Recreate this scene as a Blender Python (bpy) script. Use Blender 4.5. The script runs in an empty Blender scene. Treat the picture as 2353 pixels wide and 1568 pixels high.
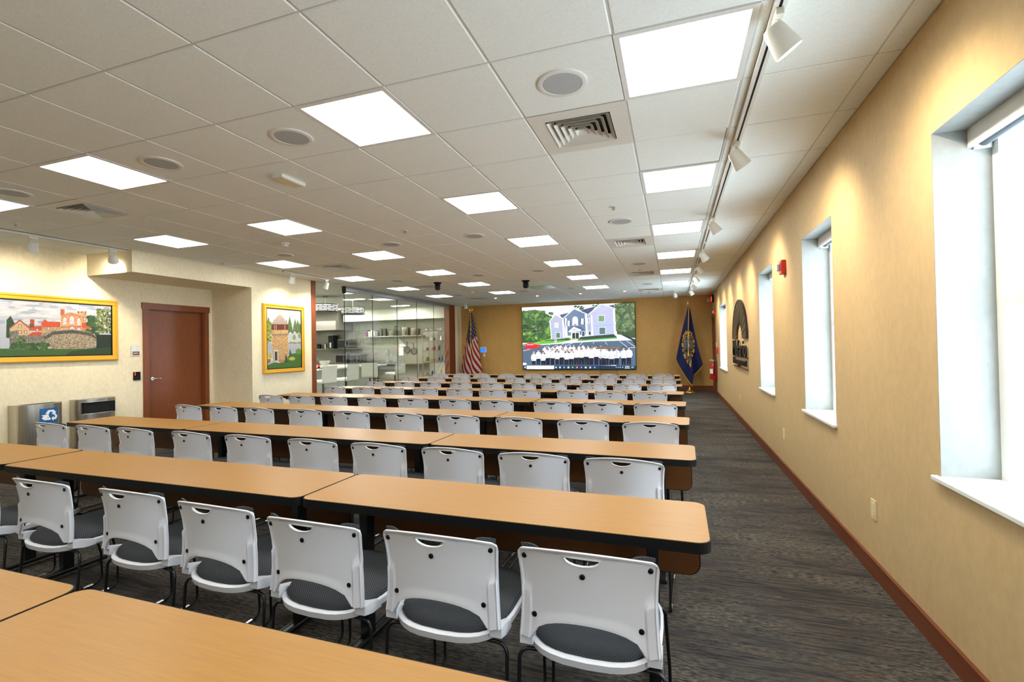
import bpy, bmesh, math, random
import numpy as np
from mathutils import Vector, Matrix
random.seed(7); rng = np.random.RandomState(5)
S = bpy.context.scene; COL = S.collection; PI = math.pi
T = 0.6096; H = 2.82                     # ceiling module, ceiling height
XR, XL, XL2, YB, YF = 1.3356, -6.72, -7.65, 13.45, -4.5   # right wall, left wall, recessed left wall, screen wall, wall behind camera

# ------------------------------------------------ camera
cam = bpy.data.cameras.new('camera'); co = bpy.data.objects.new('camera', cam); COL.objects.link(co)
cam.sensor_width = 36; cam.lens = 16.686; cam.clip_start = .05; cam.clip_end = 200
yaw, pitch, roll = math.radians(18.7526), math.radians(.682), math.radians(-1.0434)
f_ = Vector((-math.sin(yaw)*math.cos(pitch), math.cos(yaw)*math.cos(pitch), math.sin(pitch)))
r0 = Vector((math.cos(yaw), math.sin(yaw), 0)); u0 = r0.cross(f_)
r_ = math.cos(roll)*r0 + math.sin(roll)*u0; u_ = -math.sin(roll)*r0 + math.cos(roll)*u0
m = Matrix((r_, u_, -f_)).transposed().to_4x4(); m.translation = Vector((.2331, -1.588, 1.3991)); co.matrix_world = m
S.camera = co
# ------------------------------------------------ world, exposure
S.view_settings.view_transform = 'Standard'; S.view_settings.look = 'None'
S.view_settings.exposure = 0.2; S.view_settings.gamma = 1; S.view_settings.use_curve_mapping = False
W = bpy.data.worlds.new('sky'); S.world = W; W.use_nodes = True
W.node_tree.nodes['Background'].inputs[0].default_value = (.70, .87, 1.0, 1)
W.node_tree.nodes['Background'].inputs[1].default_value = 12.0
S.cycles.use_denoising = True
try: S.cycles.denoiser = 'OPENIMAGEDENOISE'
except Exception: pass
S.cycles.sample_clamp_indirect = 6; S.cycles.max_bounces = 8; S.cycles.diffuse_bounces = 5
S.cycles.transparent_max_bounces = 16; S.cycles.caustics_reflective = False; S.cycles.caustics_refractive = False
PANEL_L = 12.0      # radiance of the ceiling panels
SPOT_W = 60.0      # watts of a track head
WINDOWS = [(-2.1, -1.23), (.15, 1.0), (2.41, 3.25), (4.59, 5.52), (9.67, 11.25)]
for a, b in WINDOWS:   # portals only guide sampling of the sky through the openings
    l = bpy.data.lights.new('portal', 'AREA'); l.shape = 'RECTANGLE'; l.size = 1.5; l.size_y = b-a; l.cycles.is_portal = True
    o = bpy.data.objects.new('window_portal', l); COL.objects.link(o); o.location = (1.66, (a+b)/2, 1.55); o.rotation_euler = (0, PI/2, 0)

# ------------------------------------------------ helpers
class N:
    def __init__(s, name):
        s.m = bpy.data.materials.new(name); s.m.use_nodes = True; s.t = s.m.node_tree; s.b = s.t.nodes['Principled BSDF']
    def n(s, ty, **k):
        x = s.t.nodes.new(ty)
        for a, v in k.items():
            if a.startswith('i_'): x.inputs[a[2:].replace('_', ' ')].default_value = v
            else: setattr(x, a, v)
        return x
    def l(s, a, b): s.t.links.new(a, b)
def rgb(r, g, b):
    f = lambda c: (c/255/12.92) if c/255 <= .04045 else ((c/255+.055)/1.055)**2.4
    return (f(r), f(g), f(b), 1)
def M(name, col, rough=.5, metal=0, noise=None, amt=.15, scale=(1, 1, 1), bump=0, spec=.5, emit=None, es=1, detail=4, coord='Object'):
    k = N(name); k.b.inputs['Roughness'].default_value = rough; k.b.inputs['Metallic'].default_value = metal
    k.b.inputs['Specular IOR Level'].default_value = spec; k.b.inputs['Base Color'].default_value = col
    if noise:
        tc = k.n('ShaderNodeTexCoord'); mp = k.n('ShaderNodeMapping'); mp.inputs['Scale'].default_value = scale
        nz = k.n('ShaderNodeTexNoise', i_Scale=noise, i_Detail=detail, i_Roughness=.6)
        k.l(tc.outputs[coord], mp.inputs[0]); k.l(mp.outputs[0], nz.inputs[0])
        mx = k.n('ShaderNodeMixRGB'); mx.inputs[1].default_value = tuple(c*(1-amt) for c in col[:3])+(1,); mx.inputs[2].default_value = tuple(min(1, c*(1+amt)) for c in col[:3])+(1,)
        rp = k.n('ShaderNodeMapRange'); rp.inputs[1].default_value = .3; rp.inputs[2].default_value = .7
        k.l(nz.outputs[0], rp.inputs[0]); k.l(rp.outputs[0], mx.inputs[0]); k.l(mx.outputs[0], k.b.inputs['Base Color'])
        if bump:
            bp = k.n('ShaderNodeBump'); bp.inputs['Strength'].default_value = bump; bp.inputs['Distance'].default_value = .01
            k.l(nz.outputs[0], bp.inputs['Height']); k.l(bp.outputs[0], k.b.inputs['Normal'])
    if emit: k.b.inputs['Emission Color'].default_value = emit; k.b.inputs['Emission Strength'].default_value = es
    return k.m
def thin_glass(name, tint=(1, 1, 1, 1), refl=1.0):
    k = N(name); t = k.t; t.nodes.remove(k.b); out = t.nodes['Material Output']
    tr = k.n('ShaderNodeBsdfTransparent'); tr.inputs[0].default_value = tint; gl = k.n('ShaderNodeBsdfGlossy'); gl.inputs['Roughness'].default_value = 0
    fr = k.n('ShaderNodeFresnel'); fr.inputs[0].default_value = 1.5; mu = k.n('ShaderNodeMath', operation='MULTIPLY'); mu.inputs[1].default_value = refl
    mx = k.n('ShaderNodeMixShader'); ge = k.n('ShaderNodeNewGeometry'); sb = k.n('ShaderNodeMath', operation='SUBTRACT'); sb.inputs[0].default_value = 1; k.l(ge.outputs['Backfacing'], sb.inputs[1]); m2 = k.n('ShaderNodeMath', operation='MULTIPLY'); m2.use_clamp = True; k.l(fr.outputs[0], mu.inputs[0]); k.l(mu.outputs[0], m2.inputs[0]); k.l(sb.outputs[0], m2.inputs[1]); k.l(m2.outputs[0], mx.inputs[0]); k.l(tr.outputs[0], mx.inputs[1]); k.l(gl.outputs[0], mx.inputs[2]); k.l(mx.outputs[0], out.inputs[0])
    return k.m
class MB:
    def __init__(s): s.bm = bmesh.new()
    def box(s, x0, x1, y0, y1, z0, z1, bev=0):
        b = s.bm; v = [b.verts.new((x, y, z)) for z in (z0, z1) for x, y in ((x0, y0), (x1, y0), (x1, y1), (x0, y1))]
        F = [b.faces.new([v[i] for i in q]) for q in ((3, 2, 1, 0), (4, 5, 6, 7), (0, 1, 5, 4), (1, 2, 6, 5), (2, 3, 7, 6), (3, 0, 4, 7))]
        if bev: bmesh.ops.bevel(b, geom=list({e for f in F for e in f.edges}), offset=bev, segments=2, affect='EDGES', profile=.5)
        return s
    def prism(s, pts, z0, z1, axis='z'):
        def c(p, z): return (p[0], p[1], z) if axis == 'z' else ((p[0], z, p[1]) if axis == 'y' else (z, p[0], p[1]))
        b = s.bm; A = [b.verts.new(c(p, z0)) for p in pts]; B = [b.verts.new(c(p, z1)) for p in pts]; n = len(pts)
        b.faces.new(A[::-1]); b.faces.new(B)
        for i in range(n): b.faces.new((A[i], A[(i+1) % n], B[(i+1) % n], B[i]))
        return s
    def lathe(s, prof, n=20, c=(0, 0, 0), mat=None, a0=0, a1=2*PI):
        b = s.bm; rings = []; full = abs(a1-a0-2*PI) < 1e-6; k = n if full else n+1
        for r, z in prof:
            ring = []
            for i in range(k):
                a = a0+(a1-a0)*i/n; p = Vector((r*math.cos(a), r*math.sin(a), z))
                if mat: p = mat @ p
                ring.append(b.verts.new(p+Vector(c)))
            rings.append(ring)
        for A, B in zip(rings, rings[1:]):
            for i in range(n if full else n): j = (i+1) % k; b.faces.new((A[i], A[j], B[j], B[i]))
        for ring, flip in ((rings[0], True), (rings[-1], False)):
            if len(ring) > 2:
                try: b.faces.new(ring[::-1] if flip else ring)
                except Exception: pass
        return s
    def cyl(s, c, r, h, n=16, r2=None, mat=None): return s.lathe([(r, 0), (r if r2 is None else r2, h)], n, c, mat)
    def tube(s, pts, r, n=8, closed=False):
        b = s.bm; P = [Vector(p) for p in pts]; rings = []; L = len(P); up = None
        for i, p in enumerate(P):
            if closed: d = (P[(i+1) % L]-P[i-1]).normalized()
            else: d = (P[min(i+1, L-1)]-P[max(i-1, 0)]).normalized()
            if up is None: up = Vector((0, 0, 1)) if abs(d.z) < .9 else Vector((0, 1, 0))
            x = d.cross(up).normalized(); y = x.cross(d).normalized(); up = y
            rings.append([b.verts.new(p+r*(math.cos(2*PI*k/n)*x+math.sin(2*PI*k/n)*y)) for k in range(n)])
        for i in range(L if closed else L-1):
            A, B = rings[i], rings[(i+1) % L]
            for k in range(n): b.faces.new((A[k], A[(k+1) % n], B[(k+1) % n], B[k]))
        if not closed: b.faces.new(rings[0][::-1]); b.faces.new(rings[-1])
        return s
    def sphere(s, c, r, n=12, sc=(1, 1, 1)):
        bmesh.ops.create_uvsphere(s.bm, u_segments=n, v_segments=max(6, n//2), radius=r, matrix=Matrix.Translation(c) @ Matrix.Diagonal((*sc, 1)))
        return s
    def grid(s, fn, nu, nv):
        b = s.bm; V = [[b.verts.new(fn(i/nu, j/nv)) for j in range(nv+1)] for i in range(nu+1)]
        uv = b.loops.layers.uv.verify()
        for i in range(nu):
            for j in range(nv):
                f = b.faces.new((V[i][j], V[i+1][j], V[i+1][j+1], V[i][j+1]))
                for l, (a, c) in zip(f.loops, ((i, j), (i+1, j), (i+1, j+1), (i, j+1))): l[uv].uv = (a/nu, c/nv)
        return s
    def mesh(s, name, mat, smooth=None, fix=True):
        if fix: bmesh.ops.recalc_face_normals(s.bm, faces=s.bm.faces)
        me = bpy.data.meshes.new(name); s.bm.to_mesh(me); s.bm.free()
        for mm in (mat if isinstance(mat, (list, tuple)) else [mat]): me.materials.append(mm)
        if smooth is not None:
            me.shade_smooth()
            if smooth > 0: me.set_sharp_from_angle(angle=math.radians(smooth))
        return me
def link(name, me, parent=None, loc=(0, 0, 0), rz=0, **pr):
    o = bpy.data.objects.new(name, me); COL.objects.link(o); o.location = loc; o.rotation_euler = (0, 0, rz)
    if parent: o.parent = parent
    for k, v in pr.items():
        if v is not None: o[k] = v
    return o
def obj(name, mb, mat, parent=None, loc=(0, 0, 0), rz=0, smooth=None, **pr): return link(name, mb.mesh(name, mat, smooth), parent, loc, rz, **pr)
def thing(name, label, cat, loc=(0, 0, 0), rz=0, group=None): return link(name, None, None, loc, rz, label=label, category=cat, group=group)
def struct(name, mb, mat, parent=None, smooth=None): return obj(name, mb, mat, parent, smooth=smooth, kind='structure')
def copy_tree(o, parent=None, loc=None, rz=None, label=None):
    c = o.copy(); COL.objects.link(c)
    if parent: c.parent = parent
    if loc is not None: c.location = loc
    if rz is not None: c.rotation_euler = (0, 0, rz)
    if label: c['label'] = label
    for ch in o.children: copy_tree(ch, c)
    return c
def rrect(x0, x1, y0, y1, r, n=5, corners=(1, 1, 1, 1)):
    P = []
    for (cx, cy, a, k) in ((x1-r, y0+r, -90, corners[0]), (x1-r, y1-r, 0, corners[1]), (x0+r, y1-r, 90, corners[2]), (x0+r, y0+r, 180, corners[3])):
        if k:
            for i in range(n+1): t = math.radians(a+90*i/n); P.append((cx+r*math.cos(t), cy+r*math.sin(t)))
        else: P.append((cx+r*(1 if a in (-90, 0) else -1), cy+r*(1 if a in (0, 90) else -1)))
    return P
ORD = ['first', 'second', 'third', 'fourth', 'fifth', 'sixth', 'seventh', 'eighth', 'ninth', 'tenth', 'eleventh']

# ------------------------------------------------ generated pictures (flat print)
class Pic:
    def __init__(s, w, h, col, P=None):
        s.w, s.h = w, h; s.a = np.ones((h, w, 3), np.float32)*np.array(col, np.float32)/255; s.P = P
    def t(s, p): return s.P(*p) if s.P else p
    def _m(s, pts):
        p = np.array([s.t(q) for q in pts], float)*[s.w, s.h]
        x0, y0 = np.maximum(np.floor(p.min(0)).astype(int), 0); x1, y1 = np.minimum(np.ceil(p.max(0)).astype(int)+1, [s.w, s.h])
        if x1 <= x0 or y1 <= y0: return None
        X, Y = np.meshgrid(np.arange(x0, x1)+.5, np.arange(y0, y1)+.5); I = np.zeros(X.shape, bool)
        for (ax, ay), (bx, by) in zip(p, np.roll(p, -1, 0)):
            c = (ay > Y) != (by > Y)
            if ay != by: I ^= c & (X < (bx-ax)*(Y-ay)/(by-ay)+ax)
        return (slice(y0, y1), slice(x0, x1)), I
    def poly(s, pts, col, jit=0, col2=None, cell=1):
        r = s._m(pts)
        if r is None: return
        sl, I = r; c = np.array(col, np.float32)/255; reg = s.a[sl]; hh, ww = I.shape
        if jit or col2 is not None:
            nz = np.kron(rng.rand(hh//cell+1, ww//cell+1), np.ones((cell, cell)))[:hh, :ww]
            C = c+(np.array(col2)/255-c)*nz[..., None]**1.3 if col2 is not None else c+(nz[..., None]-.5)*2*jit/255
            reg[I] = C[I]
        else: reg[I] = c
    def rect(s, x0, y0, x1, y1, col, **k): s.poly([(x0, y0), (x1, y0), (x1, y1), (x0, y1)], col, **k)
    def ell(s, cx, cy, rx, ry, col, **k): s.poly([(cx+rx*math.cos(i*PI/9), cy+ry*math.sin(i*PI/9)) for i in range(18)], col, **k)
    def line(s, x0, y0, x1, y1, w, col):
        d = math.hypot(x1-x0, y1-y0) or 1; nx, ny = -(y1-y0)/d*w/2, (x1-x0)/d*w/2
        s.poly([(x0+nx, y0+ny), (x1+nx, y1+ny), (x1-nx, y1-ny), (x0-nx, y0-ny)], col)
    def image(s, name):
        im = bpy.data.images.new(name, s.w, s.h); A = np.ones((s.h, s.w, 4), np.float32); A[..., :3] = s.a[::-1].clip(0, 1)
        im.pixels.foreach_set(A.ravel()); im.update(); im.pack(); return im
def pic_mat(name, im, rough=.4, emit=0, dim=1):
    k = N(name); t = k.n('ShaderNodeTexImage'); t.image = im; t.extension = 'EXTEND'
    uv = k.n('ShaderNodeUVMap'); k.l(uv.outputs[0], t.inputs[0]); k.b.inputs['Roughness'].default_value = rough
    if emit:
        k.b.inputs['Base Color'].default_value = (.01, .01, .01, 1); k.l(t.outputs[0], k.b.inputs['Emission Color']); k.b.inputs['Emission Strength'].default_value = emit
    else:
        mu = k.n('ShaderNodeMixRGB', blend_type='MULTIPLY'); mu.inputs[0].default_value = 1; mu.inputs[2].default_value = (dim, dim, dim, 1); k.l(t.outputs[0], mu.inputs[1]); k.l(mu.outputs[0], k.b.inputs['Base Color'])
    return k.m
def trees(P, x0, x1, ytop, ybot, n, c1, c2, big=60):
    for i in range(n):
        x = random.uniform(x0, x1); y = random.uniform(ytop, ybot); r = random.uniform(.4, 1)*big; k = random.random()
        P.ell(x, y, r, r*.8, tuple(a+(b-a)*k for a, b in zip(c1, c2)), jit=26, cell=3)

# ------------------------------------------------ materials
def wall_mat(name, c):
    k = N(name); tc = k.n('ShaderNodeTexCoord'); mp = k.n('ShaderNodeMapping'); mp.inputs['Scale'].default_value = (1, 1, .6)
    n1 = k.n('ShaderNodeTexNoise', i_Scale=28, i_Detail=5, i_Roughness=.65); n2 = k.n('ShaderNodeTexNoise', i_Scale=5, i_Detail=3)
    k.l(tc.outputs['Object'], mp.inputs[0]); k.l(mp.outputs[0], n1.inputs[0]); k.l(mp.outputs[0], n2.inputs[0])
    ad = k.n('ShaderNodeMath', operation='MULTIPLY_ADD'); ad.inputs[1].default_value = .35; k.l(n2.outputs[0], ad.inputs[0]); k.l(n1.outputs[0], ad.inputs[2])
    rp = k.n('ShaderNodeMapRange'); rp.inputs[1].default_value = .48; rp.inputs[2].default_value = .85; k.l(ad.outputs[0], rp.inputs[0])
    mx = k.n('ShaderNodeMixRGB'); mx.inputs[1].default_value = tuple(v*.92 for v in c[:3])+(1,); mx.inputs[2].default_value = tuple(v*1.05 for v in c[:3])+(1,)
    k.l(rp.outputs[0], mx.inputs[0]); k.l(mx.outputs[0], k.b.inputs['Base Color']); k.b.inputs['Roughness'].default_value = .62; k.b.inputs['Specular IOR Level'].default_value = .3
    return k.m
m_wall = wall_mat('tan_wallcovering', rgb(200, 172, 127))
m_wallL = wall_mat('cream_wallcovering', rgb(240, 228, 198))
m_accent = wall_mat('gold_brown_wallcovering', rgb(196, 155, 92))
m_tile = M('ceiling_tile_board', rgb(243, 247, 243), .9, noise=90, amt=.04, spec=.1, bump=.15)
m_grid = M('white_grid_metal', rgb(205, 205, 202), .5)
m_white = M('white_paint', rgb(232, 232, 228), .4); m_whitep = M('white_powder_coat', rgb(228, 226, 218), .35)
m_black = M('black_plastic', rgb(9, 9, 10), .55, spec=.3); m_dark = M('dark_void', rgb(8, 8, 8), .8)
m_screw = M('black_screw', rgb(10, 10, 12), .3)
m_shell = M('pale_grey_plastic', rgb(222, 222, 227), .42, noise=300, amt=.02, spec=.45)
m_rod = M('black_steel_rod', rgb(14, 15, 20), .3, spec=.6); m_chrome = M('chrome', rgb(225, 225, 228), .15, 1)
def fabric(name, c, sx):
    k = N(name); tc = k.n('ShaderNodeTexCoord'); w = k.n('ShaderNodeTexWave', i_Scale=sx, i_Distortion=0); w.bands_direction = 'X'
    w2 = k.n('ShaderNodeTexWave', i_Scale=sx*.8, i_Distortion=.3); w2.bands_direction = 'DIAGONAL'
    k.l(tc.outputs['Object'], w.inputs[0]); k.l(tc.outputs['Object'], w2.inputs[0]); mu = k.n('ShaderNodeMath', operation='MULTIPLY'); k.l(w.outputs[1], mu.inputs[0]); k.l(w2.outputs[1], mu.inputs[1])
    mx = k.n('ShaderNodeMixRGB'); mx.inputs[1].default_value = tuple(v*.45 for v in c[:3])+(1,); mx.inputs[2].default_value = tuple(v*1.9 for v in c[:3])+(1,)
    k.l(mu.outputs[0], mx.inputs[0]); k.l(mx.outputs[0], k.b.inputs['Base Color']); k.b.inputs['Roughness'].default_value = .85; k.b.inputs['Specular IOR Level'].default_value = .2
    return k.m
m_fab = fabric('ribbed_charcoal_fabric', rgb(76, 78, 82), 75)
def wood(name, c, amt, rough, sc=(1.2, 22, 22), coat=0):
    k = N(name); tc = k.n('ShaderNodeTexCoord'); mp = k.n('ShaderNodeMapping'); mp.inputs['Scale'].default_value = sc
    nz = k.n('ShaderNodeTexNoise', i_Scale=5, i_Detail=6, i_Roughness=.6, i_Distortion=.6); k.l(tc.outputs['Object'], mp.inputs[0]); k.l(mp.outputs[0], nz.inputs[0])
    rp = k.n('ShaderNodeMapRange'); rp.inputs[1].default_value = .35; rp.inputs[2].default_value = .65; k.l(nz.outputs[0], rp.inputs[0])
    mx = k.n('ShaderNodeMixRGB'); mx.inputs[1].default_value = tuple(v*(1-amt) for v in c[:3])+(1,); mx.inputs[2].default_value = tuple(min(1, v*(1+amt)) for v in c[:3])+(1,)
    k.l(rp.outputs[0], mx.inputs[0]); k.l(mx.outputs[0], k.b.inputs['Base Color']); k.b.inputs['Roughness'].default_value = rough; return k.m
m_top = wood('maple_laminate', rgb(172, 122, 52), .07, .38, (1.5, 40, 40)); m_panel = wood('brown_laminate', rgb(112, 68, 30), .08, .4)
m_cherry = wood('cherry_wood', rgb(124, 66, 34), .12, .35, (14, 14, 1.2)); m_base = wood('cherry_baseboard', rgb(112, 58, 32), .12, .4, (14, 1, 14))
m_gold = M('gilt_frame', rgb(236, 178, 54), .34, .35); m_brass = M('brass', rgb(230, 190, 90), .25, .9)
m_steel = M('brushed_steel', rgb(196, 190, 180), .28, 1, noise=3, amt=.2, scale=(40, 40, .5)); m_steeld = M('dark_steel', rgb(110, 108, 104), .35, 1)
m_glass = thin_glass('clear_glass', (.97, .985, .97, 1), 1.6); m_pane = thin_glass('window_glass', (1, 1, 1, 1), .8); m_acr = thin_glass('acrylic', (.95, .96, .98, 1), 1.3)
m_panelL = M('lit_diffuser', rgb(255, 255, 255), .5, emit=(.985, 1, .96, 1), es=PANEL_L)
m_red = M('red_enamel', rgb(205, 40, 24), .35); m_redd = M('red_cylinder', rgb(170, 16, 20), .25)
m_rede = M('lit_red_letters', rgb(255, 30, 20), .5, emit=(1, .03, .02, 1), es=2.5)
m_grille = M('speaker_grille', rgb(180, 184, 186), .6, noise=400, amt=.1)
m_bone = M('ivory_plastic', rgb(222, 205, 165), .4)
m_kwall = M('kitchen_wall_paint', rgb(222, 224, 210), .6); m_kfloor = M('kitchen_floor_tile', rgb(196, 196, 188), .4, noise=3, amt=.1)
m_quartz = M('white_quartz', rgb(235, 235, 225), .2); m_leather = M('white_leather', rgb(236, 236, 226), .45)
# carpet
k = N('striped_carpet'); tc = k.n('ShaderNodeTexCoord')
def cn(sc, s, d=3):
    mp = k.n('ShaderNodeMapping'); mp.inputs['Scale'].default_value = sc; nz = k.n('ShaderNodeTexNoise', i_Scale=s, i_Detail=d, i_Roughness=.6); k.l(tc.outputs['Object'], mp.inputs[0]); k.l(mp.outputs[0], nz.inputs[0]); return nz.outputs[0]
def mr(x, a, b):
    r = k.n('ShaderNodeMapRange'); r.inputs[1].default_value = a; r.inputs[2].default_value = b; k.l(x, r.inputs[0]); return r.outputs[0]
def mixc(f, a, b):
    mx = k.n('ShaderNodeMixRGB'); k.l(f, mx.inputs[0])
    for i, v in ((1, a), (2, b)):
        if isinstance(v, tuple): mx.inputs[i].default_value = v
        else: k.l(v, mx.inputs[i])
    return mx.outputs[0]
st = mr(cn((3.4, 46, 1), 1.3), .36, .66); da = mr(cn((20, 90, 1), 1.3, 2), .46, .58); bl = mr(cn((.7, 2.2, 1), 1.2), .4, .6); gr = mr(cn((1, 1, 1), 260, 2), .25, .75)
c1 = mixc(st, rgb(47, 47, 51), rgb(84, 79, 73)); c2 = mixc(da, c1, rgb(110, 104, 94)); ru = mr(cn((1.2, 60, 1), 1.4), .62, .68)
c3 = mixc(bl, c1, c2); c4 = mixc(ru, c3, rgb(104, 78, 56)); mu = k.n('ShaderNodeMixRGB', blend_type='MULTIPLY'); mu.inputs[0].default_value = .75
g2 = mixc(gr, (.55, .55, .55, 1), (1.25, 1.25, 1.25, 1)); k.l(c4, mu.inputs[1]); k.l(g2, mu.inputs[2]); k.l(mu.outputs[0], k.b.inputs['Base Color']); k.b.inputs['Roughness'].default_value = .95; k.b.inputs['Specular IOR Level'].default_value = .05
m_carpet = k.m

# ------------------------------------------------ room shell
struct('floor', MB().box(XL2-.3, XR+.35, YF-.2, YB+.3, -.12, 0), m_carpet)
# right wall with window openings
mb = MB(); ys = [YF-.2]
ZS, ZH = .785, 2.31; x0, x1 = XR, 1.62
for a, b in WINDOWS:
    mb.box(x0, x1, ys[-1], a, 0, H+.3); mb.box(x0, x1, a, b, 0, ZS); mb.box(x0, x1, a, b, ZH, H+.3); ys.append(b)
DR = (12.45, 13.35)   # doorway in the right wall
mb.box(x0, x1, ys[-1], DR[0], 0, H+.3); mb.box(x0, x1, DR[0], DR[1], 2.1, H+.3); mb.box(x0, x1, DR[1], YB+.3, 0, H+.3); mb.box(x1, x1+.05, DR[0]-.1, DR[1]+.1, 0, 2.3)
struct('wall_right', mb, m_wall)
m_rev = wall_mat('daylight_toned_reveal', rgb(146, 147, 143))  # same wallcovering as the wall, with cool daylight painted into its colour
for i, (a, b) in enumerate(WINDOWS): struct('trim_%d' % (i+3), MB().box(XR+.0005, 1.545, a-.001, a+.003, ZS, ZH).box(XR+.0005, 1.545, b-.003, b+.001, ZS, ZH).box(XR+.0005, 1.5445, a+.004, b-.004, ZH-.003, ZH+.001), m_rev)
struct('wall_back', MB().box(XL2-.3, XR+.3, YF-.2, YF, 0, H+.3), m_wallL)
struct('wall_front', MB().box(XL-.0, XR+.3, YB, YB+.2, 0, H+.3), m_accent)
mb = MB().box(XL2-.15, XL2, YF, 3.68, 0, H+.3); mb.box(XL2-.15, XL2, 3.68, 4.63, 2.10, H+.3); mb.box(XL2-.15, XL2, 4.63, 4.80, 0, H+.3); mb.box(XL2-.4, XL2-.3, 3.5, 4.8, 0, 2.3)
mb.box(XL2-.15, XL, 4.79, 4.95, 0, H+.3); mb.box(XL-.16, XL, 4.95, 6.23, 0, H+.3); mb.box(XL2, XL, 2.86, 4.79, 2.515, H+.3); mb.box(XL-.16, XL, 12.88, YB, 0, H+.3)
struct('wall_left', mb, m_wallL)
# baseboards
struct('baseboard_right', MB().box(XR-.014, XR, YF, DR[0]-.08, 0, .098).box(XR-.018, XR, YF, DR[0]-.08, .098, .106), m_base)
struct('baseboard_front', MB().box(XL, XR, YB-.014, YB, 0, .15), m_base)
struct('baseboard_left', MB().box(XL2, XL2+.014, YF, 3.58, 0, .105).box(XL, XL+.014, 4.79, 6.22, 0, .105).box(XL2, XL, 4.776, 4.79, 0, .105).box(XL, XL+.014, 12.9, YB, 0, .105), m_base)
# ceiling: plenum slab, suspended grid and the single tiles laid in it
ceil = struct('ceiling', MB().box(XL2-.3, XR+.3, YF-.2, YB+.3, H+.09, H+.3), m_dark)
LIGHTS = [(u, v) for v in (-5, -2, 1, 4, 7, 10, 13, 16) for u in (0, -3, -7, -10)]
VENTS = [(u, v) for v in (2, 8, 13, 18) for u in (-1, -9)]
HATCH = (-5, 15); used = set(LIGHTS) | set(VENTS) | {HATCH}
def tile_mb(x0, x1, y0, y1):
    g = .0045; z = H-.004; mb = MB(); b = mb.bm; o = [(x0+g, y0+g), (x1-g, y0+g), (x1-g, y1-g), (x0+g, y1-g)]; i = [(x0+g+.006, y0+g+.006), (x1-g-.006, y0+g+.006), (x1-g-.006, y1-g-.006), (x0+g+.006, y1-g-.006)]
    A = [b.verts.new((*p, H+.012)) for p in o]; B = [b.verts.new((*p, z+.004)) for p in o]; C = [b.verts.new((*p, z)) for p in i]
    for P, Q in ((A, B), (B, C)):
        for q in range(4): b.faces.new((P[q], P[(q+1) % 4], Q[(q+1) % 4], Q[q]))
    b.faces.new(C); b.faces.new(A); return mb
cells = []
for v in range(-8, 23):
    for u in range(-13, 3):
        if (u, v) in used: continue
        x0, x1, y0, y1 = u*T, (u+1)*T, v*T, (v+1)*T
        lim = XL2 if y1 < 2.9 else XL
        if v == 4: lim = XL if True else XL2
        x0 = max(x0, lim); x1 = min(x1, XR); y0 = max(y0, YF); y1 = min(y1, YB)
        if x1-x0 < .03 or y1-y0 < .03: continue
        cells.append((u, v, x0, x1, y0, y1))
for (x0, x1, y0, y1) in ((XL2, -12*T, 4*T, 2.86), (-12*T, XL, 4*T, 2.86)): cells.append((-99, 4, x0, x1, y0, y1))
vis = [c for c in cells if c[1] >= 0 and c[2] > -7.4]; vis = sorted(vis, key=lambda c: (c[3]+c[2]-.4)**2/4+(c[4]+1.6)**2)[:296]
me_full = tile_mb(-T/2, T/2, -T/2, T/2).mesh('ceiling_tile', m_tile)
for c in vis:
    u, v, a0, a1, b0, b1 = c
    if abs(a1-a0-T) < 1e-4 and abs(b1-b0-T) < 1e-4:
        o = link('ceiling_tile', me_full, ceil, ((a0+a1)/2, (b0+b1)/2, 0))
        if (u, v) == (0, 3): o.location.x -= .006; o.location.y -= .008; o.location.z = .004   # one tile sits askew beside the second light
    else: obj('ceiling_tile', tile_mb(a0, a1, b0, b1), m_tile, ceil)
mb = MB(); vs = set(vis)
for c in cells:
    if c in vs: continue
    t = tile_mb(*c[2:]); me = bpy.data.meshes.new('x'); t.bm.to_mesh(me); t.bm.free(); mb.bm.from_mesh(me); bpy.data.meshes.remove(me)
obj('ceiling_tile_field', mb, m_tile, ceil, kind='stuff')
for u in range(-12, 3):
    y1 = YB if u >= -11 else 2.86
    if u < -12.5: continue
    obj('grid_runner', MB().box(u*T-.0075, u*T+.0075, YF, y1, H, H+.03), m_grid, ceil)
for v in range(-7, 23): obj('cross_tee', MB().box(XL2 if v*T < 2.86 else XL, XR, v*T-.0075, v*T+.0075, H+.0005, H+.03), m_grid, ceil)
obj('wall_angle', MB().box(XR-.022, XR, YF, YB, H-.001, H+.02).box(XL, XR, YB-.022, YB, H-.001, H+.02), m_grid, ceil)

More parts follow.
